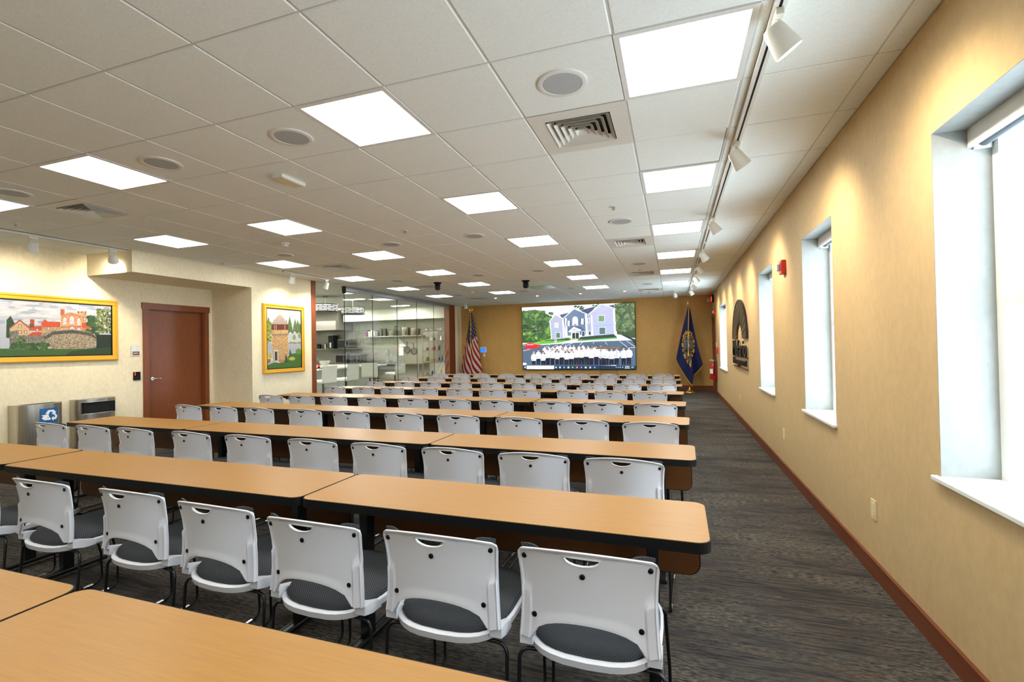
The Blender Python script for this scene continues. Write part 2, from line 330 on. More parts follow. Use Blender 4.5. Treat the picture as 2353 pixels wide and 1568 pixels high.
# windows: frame, muntins, pane, sill, shade cassette
for i, (a, b) in enumerate(WINDOWS):
    w = struct('window_%d' % (i+1), MB().box(1.545, 1.60, a, a+.045, ZS, ZH).box(1.545, 1.60, b-.045, b, ZS, ZH).box(1.545, 1.60, a+.045, b-.045, ZS, ZS+.05).box(1.545, 1.60, a+.045, b-.045, ZH-.05, ZH).box(1.55, 1.60, a+.045, b-.045, 1.53, 1.575), m_white)
    zz = [ZS+.05+(ZH-ZS-.1)*k/4 for k in (1, 2, 3)]
    for z in zz: obj('muntin', MB().box(1.565, 1.585, a+.04, b-.04, z-.009, z+.009), m_white, w)
    for y in ((a+b)/2,): obj('muntin', MB().box(1.565, 1.585, y-.009, y+.009, ZS+.04, ZH-.04), m_white, w)
    for z0, z1 in ((ZS+.05, 1.53), (1.575, ZH-.05)): obj('pane', MB().box(1.573, 1.577, a+.045, b-.045, z0, z1), m_pane, w)
    obj('window_sill', MB().box(XR-.028, XR-.0005, a-.025, b+.025, ZS-.012, ZS+.009, .004).box(XR-.001, 1.56, a+.001, b-.001, ZS+.001, ZS+.009), m_white, w)
    s = thing('roller_shade', '', 'window shade', (0, 0, 0), 0, None)
    nm = ['behind the camera', 'nearest the camera', 'second from the right edge', 'next to the red alarm', 'beside the far door'][i]
    s['label'] = 'cream roller shade cassette in the window ' + nm
    obj('cassette', MB().box(1.462, 1.478, a+.002, b-.002, 2.225, ZH-.001).box(1.478, 1.545, a+.002, b-.002, 2.295, ZH-.004), m_whitep, s)
    obj('roller', MB().cyl((1.512, a+.02, 2.245), .022, b-a-.04, 14, mat=Matrix.Rotation(-PI/2, 3, 'X')), M('shade_cloth_%d' % i, rgb(95, 100, 104), .8), s)
    for y in (a+.004, b-.016): obj('bracket', MB().box(1.48, 1.54, y, y+.012, 2.215, 2.29), m_white, s)
# left door (closed, cherry) and its casing
d = struct('door_1', MB().box(XL2-.09, XL2-.05, 3.70, 4.61, .008, 2.09), m_cherry)
obj('jamb', MB().box(XL2-.15, XL2+.002, 3.665, 3.70, 0, 2.10).box(XL2-.15, XL2+.002, 4.61, 4.645, 0, 2.10).box(XL2-.15, XL2+.002, 3.665, 4.645, 2.09, 2.12), m_cherry, d)
obj('casing', MB().box(XL2, XL2+.02, 3.60, 3.685, 0, 2.11).box(XL2, XL2+.02, 4.625, 4.71, 0, 2.11).box(XL2, XL2+.028, 3.585, 4.725, 2.10, 2.20), m_cherry, d)
hd = obj('handle', MB().cyl((XL2-.05, 3.77, .99), .026, .012, 14, mat=Matrix.Rotation(PI/2, 3, 'Y')).tube([(XL2-.045, 3.77, .99), (XL2-.0, 3.77, .99), (XL2+.003, 3.79, .99), (XL2+.003, 3.88, .988)], .009), m_chrome, d, smooth=50)
# right door by the screen wall
d = struct('door_2', MB().box(1.44, 1.48, DR[0]+.03, DR[1]-.03, .008, 2.07), M('plum_brown_door', rgb(112, 70, 62), .4))
obj('casing', MB().box(XR-.02, XR, DR[0]-.08, DR[0]+.01, 0, 2.11).box(XR-.02, XR, DR[1]-.01, DR[1]+.075, 0, 2.11).box(XR-.026, XR, DR[0]-.09, DR[1]+.085, 2.10, 2.19), m_cherry, d)
obj('jamb', MB().box(XR, 1.62, DR[0], DR[0]+.03, 0, 2.1).box(XR, 1.62, DR[1]-.03, DR[1], 0, 2.1).box(XR, 1.62, DR[0], DR[1], 2.07, 2.1), m_cherry, d)
obj('handle', MB().tube([(1.44, 12.55, 1.0), (1.39, 12.55, 1.0), (1.385, 12.66, 1.0)], .01), m_chrome, d)
# ------------------------------------------------ glass partition to the kitchen
for nm, a, b in (('trim_1', 6.23, 6.34), ('trim_2', 12.47, 12.90)):
    struct(nm, MB().box(XL-.16, XL+.02, a, b, 0, H-.005), m_cherry)
GY = [7.27, 8.32, 9.41, 10.43, 11.45, 12.45]
gp = thing('glass_partition', 'folding glass wall of five clear panels in front of the kitchen', 'glass wall')
obj('head_rail', MB().box(XL-.05, XL+.03, 7.24, 12.47, 2.72, H-.006).box(XL-.06, XL+.045, 7.24, 12.47, 2.795, H-.006), M('grey_aluminium_rail', rgb(165, 168, 178), .35, .6), gp)
for a, b in zip(GY, GY[1:]): obj('glass_panel', MB().box(XL-.012, XL-.002, a+.004, b-.004, .012, 2.715), m_glass, gp)
for y in GY[:-1]:
    obj('edge_seal', MB().box(XL-.013, XL-.001, y-.004, y+.004, .012, 2.72), m_black, gp)
obj('hanger', MB().box(XL-.02, XL+.05, 7.22, 7.26, 2.66, H-.006), m_black, gp)
obj('floor_track', MB().box(XL-.03, XL+.015, 6.34, 12.47, 0, .012), m_steeld, gp)

# ------------------------------------------------ kitchen shell and light
KX, KY = -14.0, 13.6
struct('floor_2', MB().box(KX, XL-.16, 4.95, KY, -.12, 0).box(XL-.16, XL, 6.34, 12.47, -.12, -.001), m_kfloor)
struct('wall_kitchen', MB().box(KX-.2, XL-.16, KY, KY+.2, 0, H+.3).box(KX-.2, KX, 4.8, KY, 0, H+.3).box(KX-.2, XL2-.15, 4.75, 4.95, 0, H+.3), m_kwall)
struct('ceiling_2', MB().box(KX-.2, XL, 4.95, KY+.2, H, H+.2), M('kitchen_ceiling_board', rgb(245, 245, 236), .8))
KL = [(-8.3, 7.3), (-8.3, 9.7), (-8.3, 12.1), (-10.6, 7.3), (-10.6, 9.7), (-10.6, 12.1), (-12.7, 8.5), (-12.7, 11.5)]  # visible strip lights plus extra ones added to brighten the kitchen
me = MB().box(-.3, .3, -.08, .08, -.006, 0).mesh('diffuser', M('kitchen_lit_diffuser', rgb(255, 255, 250), .5, emit=(1, 1, .9, 1), es=190))
mf = MB().box(-.32, .32, -.1, .1, -.003, .01).mesh('frame', m_white)
for i, (x, y) in enumerate(KL):
    t = thing('kitchen_light', 'slim kitchen ceiling strip light, %s row from the glass, %s from the screen end' % (ORD[i//3 if i < 6 else 2], ORD[2-i % 3 if i < 6 else 7-i]), 'ceiling light', (x, y, H), 0, 'kitchen ceiling strip lights')
    link('frame', mf, t); link('diffuser', me, t)
# island, stools
t = thing('kitchen_island', 'long white kitchen island with overhanging quartz top behind the glass', 'kitchen island')
obj('countertop', MB().box(-10.6, -8.35, 8.3, 11.35, .875, .915, .004), m_quartz, t); obj('cabinet', MB().box(-10.3, -8.7, 8.5, 11.1, 0, .875), M('island_cabinet', rgb(214, 218, 205), .5), t)
for y in (8.6, 9.4, 10.2): obj('cabinet_panel', MB().box(-8.70, -8.685, y, y+.74, .1, .85, .003), M('island_panel', rgb(206, 212, 198), .5), t)
me_seat = MB().box(-.21, .21, -.22, .22, .60, .68, .02).mesh('seat', m_leather, 40); me_bk = MB().grid(lambda u, v: ((u-.5)*.44, -.22-.03*v*v-.015*(1-(2*u-1)**2), .62+.40*v), 8, 6)
bmesh.ops.solidify(me_bk.bm, geom=me_bk.bm.faces[:], thickness=.045); me_bk = me_bk.mesh('backrest', m_leather, 60)
me_post = MB().cyl((0, 0, .02), .028, .58, 14).mesh('post', m_steeld, 40); me_bs = MB().lathe([(.2, 0), (.2, .012), (.05, .03), (.03, .05)], 24).mesh('base', m_steel, 30)
me_fr = MB().tube([(.15*math.cos(a*PI/8), .15*math.sin(a*PI/8), .25) for a in range(16)], .01, 6, True).mesh('footrest', m_chrome, 60)
for i, (x, y, rz) in enumerate(((-7.75, 7.75, 1.4), (-7.75, 8.6, 1.5), (-7.95, 9.9, .6), (-7.9, 11.1, 1.35))):
    t = thing('bar_stool', 'white leather bar stool behind the glass, %s from the wood post on the left' % ORD[i], 'bar stool', (x, y, 0), rz, 'bar stools along the kitchen island')
    for n_, me in (('seat', me_seat), ('backrest', me_bk), ('post', me_post), ('base', me_bs), ('footrest', me_fr)): link(n_, me, t)
# pendant drums
for i, (x, y) in enumerate(((-8.5, 8.75), (-8.5, 9.9))):
    t = thing('drum_pendant', 'drum pendant lamp with black bands above the island, %s' % ('left one by the wood post' if i == 0 else 'right one seen through glass'), 'pendant lamp', (x, y, 0), 0)
    obj('shade', MB().lathe([(.31, 2.42), (.315, 2.425), (.315, 2.60), (.31, 2.605)], 32), M('lit_drum_%d' % i, rgb(255, 252, 240), .6, emit=(1, .97, .88, 1), es=.6), t, smooth=40)
    for z in (2.425, 2.465, 2.51, 2.555, 2.60): obj('band', MB().lathe([(.317, z-.008), (.327, z-.008), (.327, z+.008), (.317, z+.008)], 32), m_black, t, smooth=40)
    bs = MB()
    for q in range(4):
        for j in range(9): a = j*2*PI/9+q*.35; bs.box(-.004, .004, -.008, .008, 2.43+q*.045, 2.465+q*.045); bmesh.ops.transform(bs.bm, matrix=Matrix.Rotation(a, 4, 'Z') @ Matrix.Translation((.32, 0, 0)), verts=bs.bm.verts[-8:])
    obj('spacer', bs, m_black, t); obj('stem', MB().cyl((0, 0, 2.6), .008, H-2.6, 8), m_steeld, t); obj('canopy', MB().cyl((0, 0, H-.02), .06, .02, 16), m_steeld, t)
# island clutter
def bowl(r, h): return [(r*.45, 0), (r*.8, h*.45), (r, h), (r*.96, h), (r*.75, h*.5), (r*.4, h*.1)]
obj('mixing_bowl', MB().lathe(bowl(.16, .15), 24), m_white, None, (-9.9, 10.35, .915), smooth=40, label='white mixing bowl standing on the island', category='bowl')
t = thing('plate', 'dark plate holding a red item at the near end of the island', 'plate', (-8.62, 8.62, .915)); obj('rim', MB().lathe([(.09, 0), (.16, .018), (.155, .018), (.08, .006)], 24), m_black, t, smooth=40)
obj('red_bell_pepper', MB().sphere((-8.62, 8.62, .963), .045, 12, (1, 1, .9)).cyl((-8.62, 8.62, 1.0), .006, .02, 6), m_red, smooth=60, label='red pepper lying on the dark plate', category='vegetable')
t = thing('bread_tray', 'tray of tan rolls on the island beside the dark plate', 'tray', (-8.75, 9.15, .915)); obj('tray', MB().box(-.18, .18, -.22, .22, 0, .014, .004), m_quartz, t)
for i in range(5): obj('bread_roll', MB().sphere((random.uniform(-.1, .1), -.16+i*.08, .034), .042, 10, (1, .9, .6)), M('crust%d' % i, rgb(222, 176, 120), .7), t, smooth=60)
# back counter, shelf, hood
t = thing('back_counter', 'steel counter running along the far kitchen wall', 'counter')
obj('worktop', MB().box(KX+.02, -8.05, 12.95, KY-.02, .85, .89, .004), m_steel, t); obj('lower_cabinet', MB().box(KX+.02, -10.2, 13.0, KY-.02, .0, .85), m_steeld, t)
for x in (-9.9, -8.2): obj('leg', MB().cyl((x, 13.02, 0), .02, .85, 10), m_steel, t)
obj('undershelf', MB().box(-10.1, -8.1, 12.98, 13.5, .28, .3), m_steel, t)
obj('backsplash', MB().box(KX+.02, -6.95, KY-.02, KY-.005, .89, 2.1), M('steel_backsplash', rgb(150, 148, 138), .4, .6), t)
obj('wall_shelf', MB().box(-10.6, -8.2, 13.25, KY-.02, 1.84, 1.865, .003).box(-13.6, -10.9, 13.2, KY-.02, 1.42, 1.445), m_steel, label='steel wall shelves above the far kitchen counter', category='shelf')
obj('range_hood', MB().prism([(12.6, 2.12), (13.58, 2.12), (13.58, H-.01), (12.75, H-.01), (12.6, 2.45)], -13.9, -11.3, 'x'), M('hood_steel', rgb(170, 165, 155), .35, .8), label='wide stainless range hood over the left kitchen counter', category='range hood')
obj('ceiling_bulkhead', MB().box(-11.2, XL-.17, 12.9, KY-.01, 2.42, H-.005), m_kwall, kind='structure')
t = thing('tall_oven', 'tall oven cabinet with glass door at the left of the kitchen', 'oven', (-12.5, 12.0, 0)); obj('body', MB().box(-.45, .45, -.4, .4, 0, 1.55, .01), m_steel, t); obj('oven_door', MB().box(-.36, .36, -.425, -.4, .82, 1.48, .006), m_black, t); obj('handle', MB().tube([(-.3, -.45, .8), (.3, -.45, .8)], .012), m_chrome, t)
def micro(x, y, z, lb, w=.5):
    t = thing('microwave_oven', lb, 'microwave', (x, y, z)); obj('body', MB().box(-w/2, w/2, -.2, .2, 0, .31, .008), m_steeld, t); obj('door', MB().box(-w/2+.02, w/2-.12, -.212, -.2, .03, .28, .004), m_black, t); obj('control_panel', MB().box(w/2-.11, w/2-.02, -.212, -.2, .03, .28), m_black, t); obj('handle', MB().tube([(w/2-.115, -.235, .05), (w/2-.115, -.235, .26)], .008), m_chrome, t)
micro(-11.35, 13.25, 1.47, 'dark microwave oven on the left kitchen shelf'); micro(-11.4, 13.2, .91, 'dark microwave oven on the kitchen counter below another')
micro(-10.75, 13.15, .91, 'steel counter oven right of the microwaves', .45)
def lathe_thing(name, prof, mat, loc, label, cat, n=18, group=None): return obj(name, MB().lathe(prof, n), mat, None, loc, smooth=40, label=label, category=cat, group=group)
t = thing('coffee_maker', 'tall black coffee machine on the left kitchen shelf', 'coffee machine', (-12.05, 13.35, 1.447)); obj('body', MB().box(-.12, .12, -.12, .14, 0, .5, .01), m_black, t); obj('tower', MB().cyl((0, -.13, .03), .05, .2, 14), m_chrome, t); obj('lid', MB().box(-.13, .13, -.15, .15, .5, .53), m_steel, t)
for i, (x, h, r, mm) in enumerate(((-13.3, .2, .06, m_steel), (-13.0, .26, .07, m_white), (-12.7, .17, .08, m_black), (-12.4, .22, .05, m_steel))):
    lathe_thing('canister', [(r, 0), (r, h*.9), (r*.6, h), (r*.2, h*1.05)], mm, (x, 13.35, 1.447), ['narrow steel', 'tall white', 'squat black', 'slim steel'][i]+' canister on the left kitchen shelf', 'canister')
# pots and books on the right-hand shelf
def pot(x, r, h, lb, y=13.42, z=1.867):
    t = thing('stock_pot', lb, 'pot', (x, y, z)); obj('body', MB().lathe([(r*.96, 0), (r, .01), (r, h), (r*.96, h), (r*.95, .02)], 24), m_steel, t, smooth=40)
    for s in (-1, 1): obj('handle', MB().tube([(s*r, -.03, h*.85), (s*(r+.03), -.03, h*.85), (s*(r+.03), .03, h*.85), (s*r, .03, h*.85)], .006, 6), m_steel, t)
pot(-8.93, .16, .30, 'largest steel stock pot on the shelf above the sink'); pot(-8.56, .15, .26, 'second steel stock pot at the right end of the shelf')
pot(-9.48, .15, .2, 'low steel pot with spoons standing in it on the shelf')
for i in range(3): obj('ladle', MB().tube([(-9.48+i*.03, 13.42, 1.88), (-9.36+i*.06, 13.4, 2.2)], .007, 6).sphere((-9.36+i*.06, 13.4, 2.21), .02, 8), m_black if i else m_steel, smooth=60, label='%s spoon leaning out of the low steel pot' % ['steel-handled', 'black-handled left', 'black-handled right'][i], category='spoon')
for i, x in enumerate((-9.95, -9.78)): lathe_thing('steel_pitcher', [(.07, 0), (.075, .02), (.06, .24), (.065, .28), (.055, .28)], m_steeld, (x, 13.42, 1.867), 'dark steel pitcher on the shelf, %s of two' % ['left', 'right'][i], 'pitcher')
bc = [(178, 40, 40), (40, 70, 130), (230, 226, 215), (235, 180, 50), (225, 215, 190), (60, 60, 64), (245, 245, 240)]
x = -10.5
for i in range(7):
    w = .035+.015*(i % 3); obj('cookbook', MB().box(x, x+w, 13.28, 13.48, 1.867, 2.06+.04*(i % 3 == 1), .003), M('book%d' % i, rgb(*bc[i]), .6), label='%s cookbook standing on the kitchen shelf' % ['red', 'navy blue', 'cream', 'yellow', 'beige', 'black', 'white'][i], category='book'); x += w+.004
# faucet, sprayer and pans
obj('kitchen_faucet', MB().cyl((0, 0, 0), .025, .05, 12).tube([(0, 0, .04)]+[(0, -.09+.09*math.cos(a*PI/6), .40+.09*math.sin(a*PI/6)) for a in range(7)]+[(0, -.18, .32)], .012, 8), m_chrome, None, (-9.55, 13.3, .89), smooth=60, label='tall chrome gooseneck faucet at the kitchen sink', category='faucet')
for i, (x, r, z) in enumerate(((-8.95, .13, 1.35), (-8.68, .12, 1.3))):
    t = thing('frying_pan', '%s frying pan hanging on the far kitchen wall' % ['left larger', 'right smaller'][i], 'pan', (x, KY-.05, z)); q = Matrix.Rotation(PI/2, 3, 'X')
    obj('pan_body', MB().lathe([(r*.8, -.03), (r, 0), (r*.97, 0), (r*.78, -.025)], 24, mat=q), m_steeld, t, smooth=40); obj('handle', MB().box(-.01, .01, -.01, .0, r, r+.18), m_black, t)
t = thing('paper_towel_sign', 'white notice sheets fixed to the kitchen wall by the sink', 'notice'); obj('sheet', MB().prism([(-9.32, 1.82), (-9.0, 1.50), (-9.28, 1.46)], KY-.03, KY-.024, 'y'), m_white, t); obj('sheet', MB().box(-9.3, -9.12, KY-.03, KY-.024, 1.15, 1.45), m_white, t)
# wire rack
t = thing('wire_rack', 'chrome wire shelving rack at the right end of the kitchen', 'shelving rack')
for x in (-7.98, -6.98):
    for y in (12.98, 13.42): obj('post', MB().cyl((x, y, 0), .013, 2.0, 8), m_chrome, t)
RZ = (.45, .95, 1.32, 1.66, 2.0)
for z in RZ:
    mb = MB()
    for i in range(12): mb.box(-7.98, -6.98, 12.98+i*.04-.0025, 12.98+i*.04+.0025, z-.003, z+.002)
    for x in (-7.98, -7.48, -6.98): mb.box(x-.005, x+.005, 12.98, 13.42, z-.02, z)
    obj('wire_shelf', mb, m_chrome, t)
cl = [(150, 30, 40), (60, 60, 64), (200, 196, 184), (90, 110, 60), (196, 150, 90), (225, 222, 214), (120, 40, 50), (70, 90, 130)]; n = 0
names = ['maroon', 'charcoal', 'pale grey', 'olive', 'tan', 'white', 'wine red', 'slate blue']; lv = ['lowest', 'second lowest', 'middle', 'upper', 'top']
for li, z in enumerate(RZ):
    for j in range(7):
        x = -7.9+j*.138; h = random.uniform(.1, .22); r = random.uniform(.04, .058); c = (li*3+j) % 8
        if li == 4: c = 5; h = .12; r = .062
        pr = [(r, 0), (r, h*.7), (r*.5, h*.85), (r*.5, h), (r*.55, h)] if (li+j) % 3 else bowl(r, h*.6)
        lathe_thing('storage_jar' if (li+j) % 3 else 'steel_bowl', pr, m_steel if (li+j) % 3 == 0 or li == 4 else M('jar%d_%d' % (li, j), rgb(*cl[c]), .3), (x, 13.15+.1*(j % 2), z+.003),
                    '%s %s on the %s rack shelf, %s from the left' % ('shiny steel' if (li+j) % 3 == 0 or li == 4 else names[c], 'jar' if (li+j) % 3 else 'bowl', lv[li], ORD[j]), 'jar' if (li+j) % 3 else 'bowl', 14)

# ------------------------------------------------ ceiling fixtures
me_fr = MB().box(0, T, 0, .028, -.006, .004).box(0, T, T-.028, T, -.006, .004).box(0, .028, .028, T-.028, -.006, .004).box(T-.028, T, .028, T-.028, -.006, .004).mesh('frame', m_white)
me_df = MB().box(.028, T-.028, .028, T-.028, -.004, .03).mesh('diffuser', m_panelL)
coln = {0: 'beside the track by the windows', -3: 'in the second line from the windows', -7: 'in the third line from the windows', -10: 'in the leftmost line'}
for (u, v) in LIGHTS:
    if v == -5 and u < -8: pass
    t = thing('ceiling_light', ('square light panel %s, %s counted from the near end' % (coln[u], ORD[(v-1)//3])) if v > 0 else 'square light panel behind the camera %s, %s' % (coln[u], 'closer' if v == -2 else 'farther back'), 'ceiling light', (u*T, v*T, H-.001), 0, 'recessed square ceiling panels')
    link('frame', me_fr, t); link('diffuser', me_df, t)
# supply vents
me_pl = MB(); a = .103
for s in ((0.006, a, .006, T-.006), (T-a, T-.006, .006, T-.006), (a, T-a, .006, a), (a, T-a, T-a, T-.006)): me_pl.box(s[0], s[1], s[2], s[3], -.004, 0)
me_pl = me_pl.mesh('face_plate', m_whitep); me_bk = MB().box(a, T-a, a, T-a, .06, .065).box(a-.004, a, a, T-a, 0, .06).box(T-a, T-a+.004, a, T-a, 0, .06).box(a, T-a, a-.004, a, 0, .06).box(a, T-a, T-a, T-a+.004, 0, .06).mesh('plenum_box', m_dark)
me_lv = []
for i in range(5):
    mb = MB(); b = mb.bm; q = T/2; r0 = .198-.039*i; r1 = r0-.029; z0, z1 = -.012, .026
    for k_ in range(4):
        rot = Matrix.Translation((q, q, 0)) @ Matrix.Rotation(k_*PI/2, 4, 'Z')
        for dz in (0, .0):
            P = [(-r0, -r0, z0), (r0, -r0, z0), (r1, -r1, z1), (-r1, -r1, z1)]; V = [b.verts.new(rot @ Vector(p)) for p in P]; V2 = [b.verts.new(rot @ (Vector(p)+Vector((0, .0022, .0012)))) for p in P]
            b.faces.new(V); b.faces.new(V2[::-1])
            for e in range(4): b.faces.new((V[e], V2[e], V2[(e+1) % 4], V[(e+1) % 4]))
            break
    me_lv.append(mb.mesh('louver', m_whitep))
for (u, v) in VENTS:
    t = thing('air_diffuser', 'white louvred ceiling air vent %s, %s from the near end' % ('on the window side' if u == -1 else 'on the left side', ORD[(2, 8, 13, 18).index(v)]), 'air vent', (u*T, v*T, H-.001), 0, 'square ceiling air vents')
    link('face_plate', me_pl, t); link('plenum_box', me_bk, t)
    for me in me_lv: link('louver', me, t)
obj('access_hatch', MB().box(HATCH[0]*T+.004, HATCH[0]*T+T-.004, HATCH[1]*T+.004, HATCH[1]*T+T-.004, H-.006, H+.01, .003), M('mirror_hatch', rgb(190, 196, 198), .25, .7), label='shiny grey square hatch in the ceiling before the screen', category='hatch')
me_r = MB().lathe([(.135, 0), (.135, -.006), (.128, -.009), (.108, -.008), (.106, -.004), (.106, 0)], 36).mesh('trim_ring', m_white, 40); me_g = MB().lathe([(.107, 0), (.107, -.006), (.05, -.0075), (.001, -.008)], 32).mesh('grille', m_grille, 50)
for v in (1.5, 6.5, 11.5, 16.4):
    for u in (-.5, -3.5, -5.5, -8.5):
        t = thing('ceiling_speaker', 'round flush ceiling speaker, %s in the %s column from the windows' % (ORD[(1.5, 6.5, 11.5, 16.4).index(v)], ORD[(-.5, -3.5, -5.5, -8.5).index(u)]), 'speaker', (u*T, v*T, H-.004), 0, 'round ceiling speakers')
        link('trim_ring', me_r, t); link('grille', me_g, t)
me_e = MB().lathe([(.035, 0), (.033, -.005), (.012, -.006)], 16).mesh('escutcheon', m_white, 40); me_h = MB().cyl((0, 0, -.03), .006, .026, 8).lathe([(.016, -.034), (.016, -.031)], 12).box(-.014, .014, -.002, .002, -.03, -.005).mesh('sprinkler_head', m_steel)
for i, (u, v) in enumerate(((-10.5, 2.47), (-4.57, 5.55), (-.52, 5.48), (-10.6, 6.6), (-.55, 12.6), (-.57, 19.2))):
    t = thing('fire_sprinkler', 'small chrome fire sprinkler ' + ['near the left track light', 'in the middle of the ceiling', 'beyond the second window-side light', 'by the dropped soffit', 'between window-side vents', 'in front of the screen wall'][i], 'sprinkler', (u*T, v*T, H-.004)); link('escutcheon', me_e, t); link('sprinkler_head', me_h, t)
for i, (u, v) in enumerate(((-7.5, 5.5), (-7.5, 15.6))):
    t = thing('smoke_detector', 'white round smoke detector on the ceiling, %s' % ['nearer one left of centre', 'farther one towards the screen'][i], 'smoke detector', (u*T, v*T, H-.004)); obj('base', MB().lathe([(.055, 0), (.055, -.012), (.048, -.016)], 24), m_white, t, smooth=30); obj('sensor', MB().lathe([(.04, -.016), (.045, -.03), (.035, -.045), (.01, -.05)], 20), m_white, t, smooth=30)
    for a in range(6): obj('slot', MB().box(.036, .046, -.008, .008, -.032, -.025), m_dark, t, rz=a*PI/3)
t = thing('motion_sensor', 'white flat box sensor screwed under a ceiling tile', 'sensor', (-4.5*T, 2.5*T, H-.004), 0); obj('housing', MB().box(-.055, .055, -.13, .13, -.028, 0, .006), m_white, t); obj('lens_cover', MB().box(-.045, .045, -.11, .11, -.033, -.027, .004), m_bone, t)
for i, (u, v) in enumerate(((-7.5, 12.5), (-4.5, 13.4))):
    t = thing('ceiling_camera', 'black dome camera hanging from the ceiling, %s' % ['left one', 'right one nearer the screen'][i], 'camera', (u*T, v*T, H-.004)); obj('mount', MB().lathe([(.09, 0), (.09, -.012), (.05, -.04)], 24), m_black, t, smooth=40); obj('body', MB().lathe([(.05, -.04), (.062, -.06), (.062, -.13), (.05, -.155), (.02, -.165)], 24), m_black, t, smooth=40); obj('lens', MB().cyl((0, -.064, -.10), .022, .012, 14, mat=Matrix.Rotation(PI/2, 3, 'X')), M('lens_glass%d' % i, rgb(40, 44, 50), .05), t)
dm = M('lit_downlight', rgb(255, 250, 240), .4, emit=(1, .93, .8, 1), es=5)
for i, u in enumerate((-7.55, -5.5, -3.5, -1.57)):
    t = thing('wall_washer', 'small square recessed spotlight before the screen wall, %s from the left' % ORD[i], 'downlight', (u*T, 18.45*T, H-.004), 0, 'recessed spotlights before the screen wall'); obj('trim', MB().lathe([(.085, 0), (.085, -.006), (.06, -.004), (.058, .002)], 24), m_white, t, smooth=30); obj('lamp', MB().lathe([(.03, -.004), (.025, -.014), (.005, -.016)], 16), dm, t)
def spot(loc, aim, w, ang=70, blend=.95, col=(1, .85, .62), size=.03):
    l = bpy.data.lights.new('spot', 'SPOT'); l.energy = w; l.spot_size = math.radians(ang); l.spot_blend = blend; l.color = col; l.shadow_soft_size = size
    o = bpy.data.objects.new('lamp_beam', l); COL.objects.link(o); o.location = loc; o.rotation_euler = (Vector(aim)-Vector(loc)).to_track_quat('-Z', 'Y').to_euler(); return o
me_ad = MB().box(-.016, .016, -.045, .045, -.03, 0, .003).mesh('adapter', m_whitep); me_st = MB().cyl((0, 0, -.085), .009, .06, 10).mesh('stem', m_whitep, 40)
me_cup = MB().lathe([(.001, .0), (.036, .0), (.042, .012), (.058, .125), (.054, .127), (.036, .03), (.001, .03)], 24).mesh('lamp_cup', m_whitep, 35)
me_lp = MB().lathe([(.052, .118), (.05, .121), (.001, .123)], 20).mesh('bulb', M('lit_bulb', rgb(255, 240, 210), .4, emit=(1, .86, .62, 1), es=9), 40)
def head(x, y, z, aim, lb, w, group=None, ang=70):
    t = thing('track_head', lb, 'track light', (x, y, z), 0, group); link('adapter', me_ad, t); link('stem', me_st, t)
    c = Vector((0, 0, -.10)); d = (Vector(aim)-(Vector((x, y, z))+c)).normalized(); q = d.to_track_quat('Z', 'Y')
    o = link('lamp_cup', me_cup, t); o.location = c-d*.05; o.rotation_mode = 'QUATERNION'; o.rotation_quaternion = q; b = link('bulb', me_lp, o)
    if w: spot(Vector((x, y, z))+c+d*.085, aim, w, ang)
t = thing('light_track', 'long white ceiling track with dark slot along the windows', 'light track'); TX = 1.12*T
obj('rail', MB().box(TX-.024, TX-.006, -1.6, 20.1*T, H-.03, H-.004).box(TX+.006, TX+.024, -1.6, 20.1*T, H-.03, H-.004).box(TX-.024, TX+.024, -1.6, 20.1*T, H-.009, H-.004), m_whitep, t); obj('slot', MB().box(TX-.006, TX+.006, -1.6, 20.1*T, H-.026, H-.009), m_dark, t)
for y in (3.48*T, 9.0*T, 15*T): obj('coupler', MB().box(TX-.025, TX+.025, y-.05, y+.05, H-.031, H-.004), m_whitep, t)
for i, v in enumerate((1.1, 3.35, 6.75, 9.8, 12.0, 14.2, 16.2, 18.4)):
    head(TX, v*T, H-.03, (XR, v*T+.25+.1*(i % 2), 1.75), 'white cone track spotlight over the window aisle, %s from the near end' % ORD[i], SPOT_W, 'spotlights on the window track', 115)
head(TX, -1.0, H-.03, (XR, -.9, 1.7), 'white cone track spotlight behind the camera', SPOT_W)
for nm, x, y0, y1, hs in (('left', -11.2*T, -2.0, 4.72*T, (-.6, 3.05, 4.42)), ('middle', -10.25*T, 8.25*T, 10.15*T, (8.6, 10.05))):
    t = thing('light_track', 'white ceiling track %s' % ('at far left above the wide castle picture' if nm == 'left' else 'near the tower picture and glass wall'), 'light track')
    obj('rail', MB().box(x-.024, x-.006, y0, y1, H-.03, H-.004).box(x+.006, x+.024, y0, y1, H-.03, H-.004).box(x-.024, x+.024, y0, y1, H-.009, H-.004), m_whitep, t); obj('slot', MB().box(x-.006, x+.006, y0, y1, H-.026, H-.009), m_dark, t)
    for i, v in enumerate(hs):
        tgt = {('left', 0): (XL2, .3, 1.7), ('left', 1): (XL2, 2.1, 1.7), ('left', 2): (XL2+.4, 3.0, 2.3), ('middle', 0): (XL, 5.5, 1.7), ('middle', 1): (XL, 6.1, 1.7)}[(nm, i)]
        head(x, v*T, H-.03, tgt, 'white spotlight on the %s track, %s' % (nm if nm == 'left' else 'short middle', ['nearest', 'second along', 'beside the soffit'][i]), SPOT_W*(1.0 if nm == 'left' else .8), ang=125)
for i, (u, v, tg) in enumerate(((-9.8, 20.0, (-6.2, 13.2, 1.5)), (.5, 19.4, (.6, 13.1, 1.5)))): head(u*T, v*T, H-.004, tg, 'small ceiling spotlight aimed at the %s flag' % ['striped', 'blue'][i], 13, ang=60)
for u in (-7.55, -5.5, -3.5, -1.57): spot((u*T, 18.45*T, H-.03), (u*T, YB, 1.2), 26, 90, .9, (1, .78, .5))
